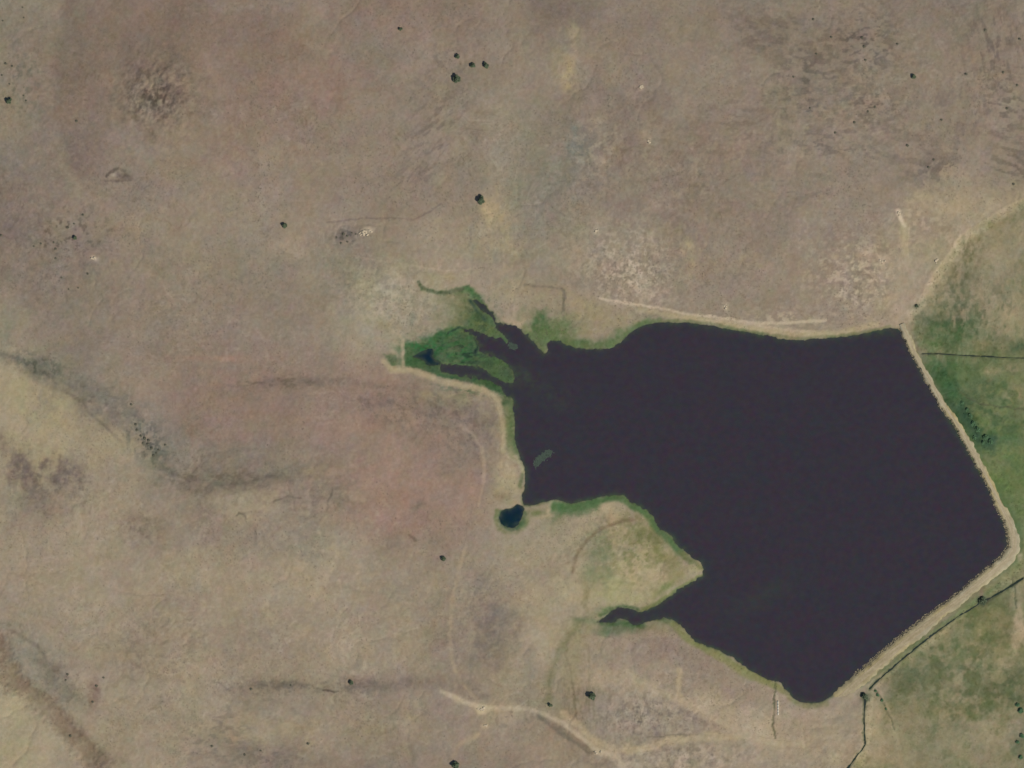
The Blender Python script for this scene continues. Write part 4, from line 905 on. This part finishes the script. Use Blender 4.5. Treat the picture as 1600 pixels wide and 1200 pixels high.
# shrubs: clusters share a label only inside one cluster
SH = [
 ([(107,356,2.6),(117,350,2.0),(131,336,2.6),(88,389,2.6),(85,379,2.2),(65,381,2.2),(88,404,2.4),(97,434,2.0),(138,428,2.4),(3,368,2.6),(123,450,1.8),(108,452,1.8),(54,385,1.8)],
  "small dark grey shrub in the loose scatter on the slope at the left side", "shrubs scattered on the left slope", 'sage'),
 ([(10,100,2.8),(20,104,2.2),(4,118,2.2),(16,132,2.0),(38,150,2.0),(42,158,2.0),(36,12,1.9),(38,28,1.8),(121,190,2.8),(5,33,1.8)],
  "low dull green shrub in the scatter near the upper left corner", "shrubs near the upper left corner", 'sage'),
 ([(213,663,3.0),(215,672,2.8),(221,681,2.8),(227,685,3.4),(233,688,3.0),(232,694,2.6),(238,700,3.0),(241,712,3.2),(249,703,2.6),(224,692,2.4),(259,695,2.4),(206,632,2.6),(245,708,2.2)],
  "dark grey green bush in the dense clump on the steep bank at left", "bushes on the steep bank", 'sage'),
 ([(537,366,3.0),(543,369,2.6),(526,371,2.0),(533,380,2.4),(543,378,2.0),(550,364,1.8),(556,366,1.8)],
  "small dark bush just left of the white rock patch", "bushes left of the white rock patch", 'sage'),
 ([(1417,228,3.2),(1334,192,3.0),(1304,208,2.6),(1450,262,2.8),(1458,250,2.6),(1583,288,2.8),(1470,188,2.6),(1346,60,3.0),(1349,74,2.8),(1351,95,2.6),(1270,31,2.8),(1298,59,2.6),(1508,117,3.0),(1566,114,2.8),(1538,48,2.8),(1592,62,3.0),(1572,170,3.0),(1588,134,2.6),(1275,85,2.2),(1239,121,2.2),(1401,70,2.4),(1265,170,2.2),(1355,175,2.4),(1366,168,2.4)],
  "small brown grey bush among the dark brush streaks in the upper right", "bushes in the upper right brush", 'sage'),
 ([(163,1058,2.2),(111,1149,3.0),(107,1053,2.6),(152,1071,3.0),(146,1096,2.6),(104,1062,2.2)],
  "small dark brown bush beside the brown gully in the lower left corner", "bushes by the lower left gully", 'sage'),
 ([(482,1161,3.0),(383,1178,2.6),(332,1165,2.6),(408,1172,2.0),(455,1070,2.2),(393,1076,2.8)],
  "small dark bush along the dark banks at the lower left of centre", "bushes on the lower banks", 'sage'),
 ([(1520,662,6.0),(1527,672,6.0),(1517,650,5.0),(1511,640,4.6),(1540,684,6.0),(1549,690,5.4),(1536,692,4.6),(1503,630,4.0),(1523,684,4.2)],
  "dark green willow bush in the thicket on the meadow beside the upper dam leg", "willow bushes below the dam", 'willow'),
 ([(1595,1110,6.0),(1590,1102,4.6),(1598,1150,5.0),(1595,1183,4.6),(1590,1160,4.0)],
  "dark green bush at the right edge of the photo in the lower meadow", "bushes at the lower right edge", 'willow'),
 ([(1372,1086,3.6),(1378,1094,3.4),(1368,1080,3.0),(1385,1108,2.6)],
  "low green bush beside the outlet ditch at the foot of the dam", "bushes by the outlet", 'willow'),
]
sp = make_shrub(21, M_SHRUB); wp = make_shrub(33, M_WILLOW, "willow_bush", 1.0, 1.3, 700, .26)
us = {'sage': False, 'willow': False}
k = 0
for lst, lab, grp, kd in SH:
    src = sp if kd == 'sage' else wp
    for (x, y, r) in lst:
        if not us[kd]: o = src; us[kd] = True
        else: o = dup(src)
        tag(o, lab, "bush", grp); k += 1
        put(o, x, y, r * M_PX * .8, k * 2.1, .05, r * M_PX * .6)

# pale rock outcrops: each a low broken slab thing
def make_outcrop(seed, n, Rx, Ry, ang):
    rs = np.random.RandomState(seed); parts = []
    for i in range(n):
        a = rs.rand() * 6.28; q = math.sqrt(rs.rand())
        x = Rx * q * math.cos(a); y = Ry * q * math.sin(a)
        ca, sa = math.cos(math.radians(ang)), math.sin(math.radians(ang))
        s = .35 + rs.rand() * .75
        v = IV * (1 + .25 * rs.randn(12, 1)) * np.array([s * 1.3, s, s * .16]) + np.array([x * ca - y * sa, x * sa + y * ca, .05])
        parts.append((v, IF))
    return join(parts)
ROCKS = [
 (570,364,26,5.2,2.2,12,"cream white broken rock patch right of the dark bushes north of the marsh"),
 (148,403,10,2.2,1.2,0,"small bright rock scrap among the shrubs at the left side"),
 (750,1105,22,3.6,2.8,-45,"cream rock patch at the bend of the pale track at the bottom"),
 (758,1133,8,1.8,1.4,0,"small pale rock patch just below the bend of the pale track"),
 (937,1175,16,4.0,1.2,-8,"whitish rock strip along the track at the bottom centre"),
 (1002,136,7,1.8,1.0,40,"tiny bright rock patch on the open plain at the top centre right"),
 (1378,408,10,2.2,2.4,0,"pale rock patch left of the short sandy track in the upper right"),
 (1404,332,10,1.2,3.0,10,"white rock strip at the top of the short sandy track"),
 (1463,407,8,1.0,2.2,0,"pale rock patch beside the curved track right of the sandy track"),
 (932,360,6,1.2,1.8,0,"small pale rock at the north edge of the whitish crusted ground"),
 (1134,478,8,1.4,2.4,10,"pale rock patch just above the north shore track"),
 (1014,221,5,.8,1.4,0,"tiny bright rock north of the whitish crusted ground"),
]
for i, (x, y, n, rx, ry, an, lab) in enumerate(ROCKS):
    v, f = make_outcrop(100 + i, n, rx, ry, an)
    o = mesh_obj("rock_outcrop", v, f, M_ROCK); tag(o, lab, "rocks", "pale rock outcrops"); put(o, x, y, 1, 0)

# concrete lining beside the shore ditch
parts = []
def box(x0, x1, y0, y1, z0, z1):
    v = [(x, y, z) for z in (z0, z1) for y in (y0, y1) for x in (x0, x1)]
    return v, [(0, 2, 3, 1), (4, 5, 7, 6), (0, 1, 5, 4), (2, 6, 7, 3), (0, 4, 6, 2), (1, 3, 7, 5)]
cw = bpy.data.objects.new("concrete_wall", None); COL.objects.link(cw)
put(cw, 1215.5, 1106, 1, math.radians(1))
tag(cw, "thin white concrete wall beside the short dark ditch on the south shore", "wall")
v, f = join([box(-.45, .45, -5.5 + 2.2 * k, -3.34 + 2.2 * k, -1.2, .55 + .02 * (k % 2)) for k in range(5)])
mesh_obj("wall_panel", v, f, M_CONC, cw)
v, f = box(-.75, .75, -6.4, -5.52, -1.2, .3); mesh_obj("end_block", v, f, M_CONC, cw)

# weed mats floating on the lake
def weed(x, y, pts, lab):
    rs = np.random.RandomState(int(x)); V = []; F = []; k = 0
    for i in range(900):
        t_ = rs.rand() * (len(pts) - 1); a = int(t_); u = t_ - a
        px_ = pts[a][0] * (1 - u) + pts[a + 1][0] * u + rs.randn() * pts[a][2]; py_ = pts[a][1] * (1 - u) + pts[a + 1][1] * u + rs.randn() * pts[a][2]
        X, Y = P(px_, py_); s = .25 + .45 * rs.rand(); an = rs.rand() * 3
        for j in range(5):
            V.append((X + s * math.cos(an + j * 1.257), Y + s * .7 * math.sin(an + j * 1.257), .03 + .02 * rs.rand()))
        F.append([k, k + 1, k + 2, k + 3, k + 4]); k += 5
    V = np.array(V); X, Y = P(x, y)
    o = mesh_obj("weed_mat", V - np.array([X, Y, 0]), F, M_WEED); o.location = (X, Y, 0)
    tag(o, lab, "water weed")
weed(846, 716, [(860,707,2.2),(852,711,2.2),(842,718,2.4),(838,726,2.4)], "pale green weed mat floating just off the west shore of the lake")
weed(801, 541, [(797,539,1.6),(805,543,1.6)], "small weed mat in the channel mouth east of the marsh tongue")

# ------------------------------------------------------------------ ground cover
def scatter(name, wt, count, seed, size, mat_rgb, hz, var=.35, spread=1.0):
    """low tufts: each a few leaning blades; placed by weight wt over the ground grid"""
    rs = np.random.RandomState(seed)
    x = rs.rand(count * 4) * 1700 - 50; y = rs.rand(count * 4) * 1300 - 50
    i = np.clip(((x - fx[0]) / STEP).astype(int) + (NX - len(fx)) // 2, 0, NX - 1); j = np.clip(((y - fy[0]) / STEP).astype(int) + (NY - len(fy)) // 2, 0, NY - 1)
    keep = rs.rand(len(x)) < wt[j, i]
    x, y, i, j = x[keep][:count], y[keep][:count], i[keep][:count], j[keep][:count]
    n = len(x); z = H[j, i]
    X = (x - 800) * M_PX; Y = (600 - y) * M_PX
    B = 5
    s = size * (.5 + rs.rand(n) * 1.0)
    V = np.zeros((n, B, 3, 3), np.float32)
    for b in range(B):
        a = rs.rand(n) * 6.283; lean = .35 + .5 * rs.rand(n)
        wv = .28 * s
        V[:, b, 0] = np.stack([X - np.sin(a) * wv, Y + np.cos(a) * wv, z - .05], -1)
        V[:, b, 1] = np.stack([X + np.sin(a) * wv, Y - np.cos(a) * wv, z - .05], -1)
        V[:, b, 2] = np.stack([X + np.cos(a) * s * lean, Y + np.sin(a) * s * lean, z + hz * s], -1)
    V = V.reshape(-1, 3)
    F = np.arange(len(V)).reshape(-1, 3)
    base = ALB[j, i, :3]
    if mat_rgb is not None: base = base * (1 - spread) + np.array(albedo(mat_rgb)) * spread
    base = base * (1 + var * rs.randn(n, 1).clip(-1.5, 1.5)).clip(.4, 1.8)
    cols = np.ones((n, B * 3, 4), np.float32); cols[..., :3] = base[:, None, :]
    o = mesh_obj(name, V, F, M_SOIL, cols=cols.reshape(-1, 4))
    return tag(o, kind='stuff')
nearf = (PX > -60) & (PX < 1660) & (PY > -60) & (PY < 1260)
dry = nearf * (sd_water > 8) * (sd_marsh > 3) * (d_dam > 16) * (sd_down > 2)
a_ = scatter("marsh_grass", (mars * (sd_water > 0.3) * nearf), 26000, 401, .8, None, .25, .14)
tag(a_, "green marsh grass and reeds filling the west inlet", "grass")
a_ = scatter("meadow_grass", (dwn * nearf * (dit < .2) * (d_dam > 16)), 30000, 402, .9, None, .15, .1)
tag(a_, "green and straw meadow grass on the low ground east of the dam", "grass")
a_ = scatter("sagebrush", dry * sstep(-.5, .9, fbm(PX, PY, 70, 411, 4)) * .9, 42000, 403, .8, (120,112,98), .18, .12, .35)
tag(a_, "low grey sagebrush scattered over the dry steppe", "brush")
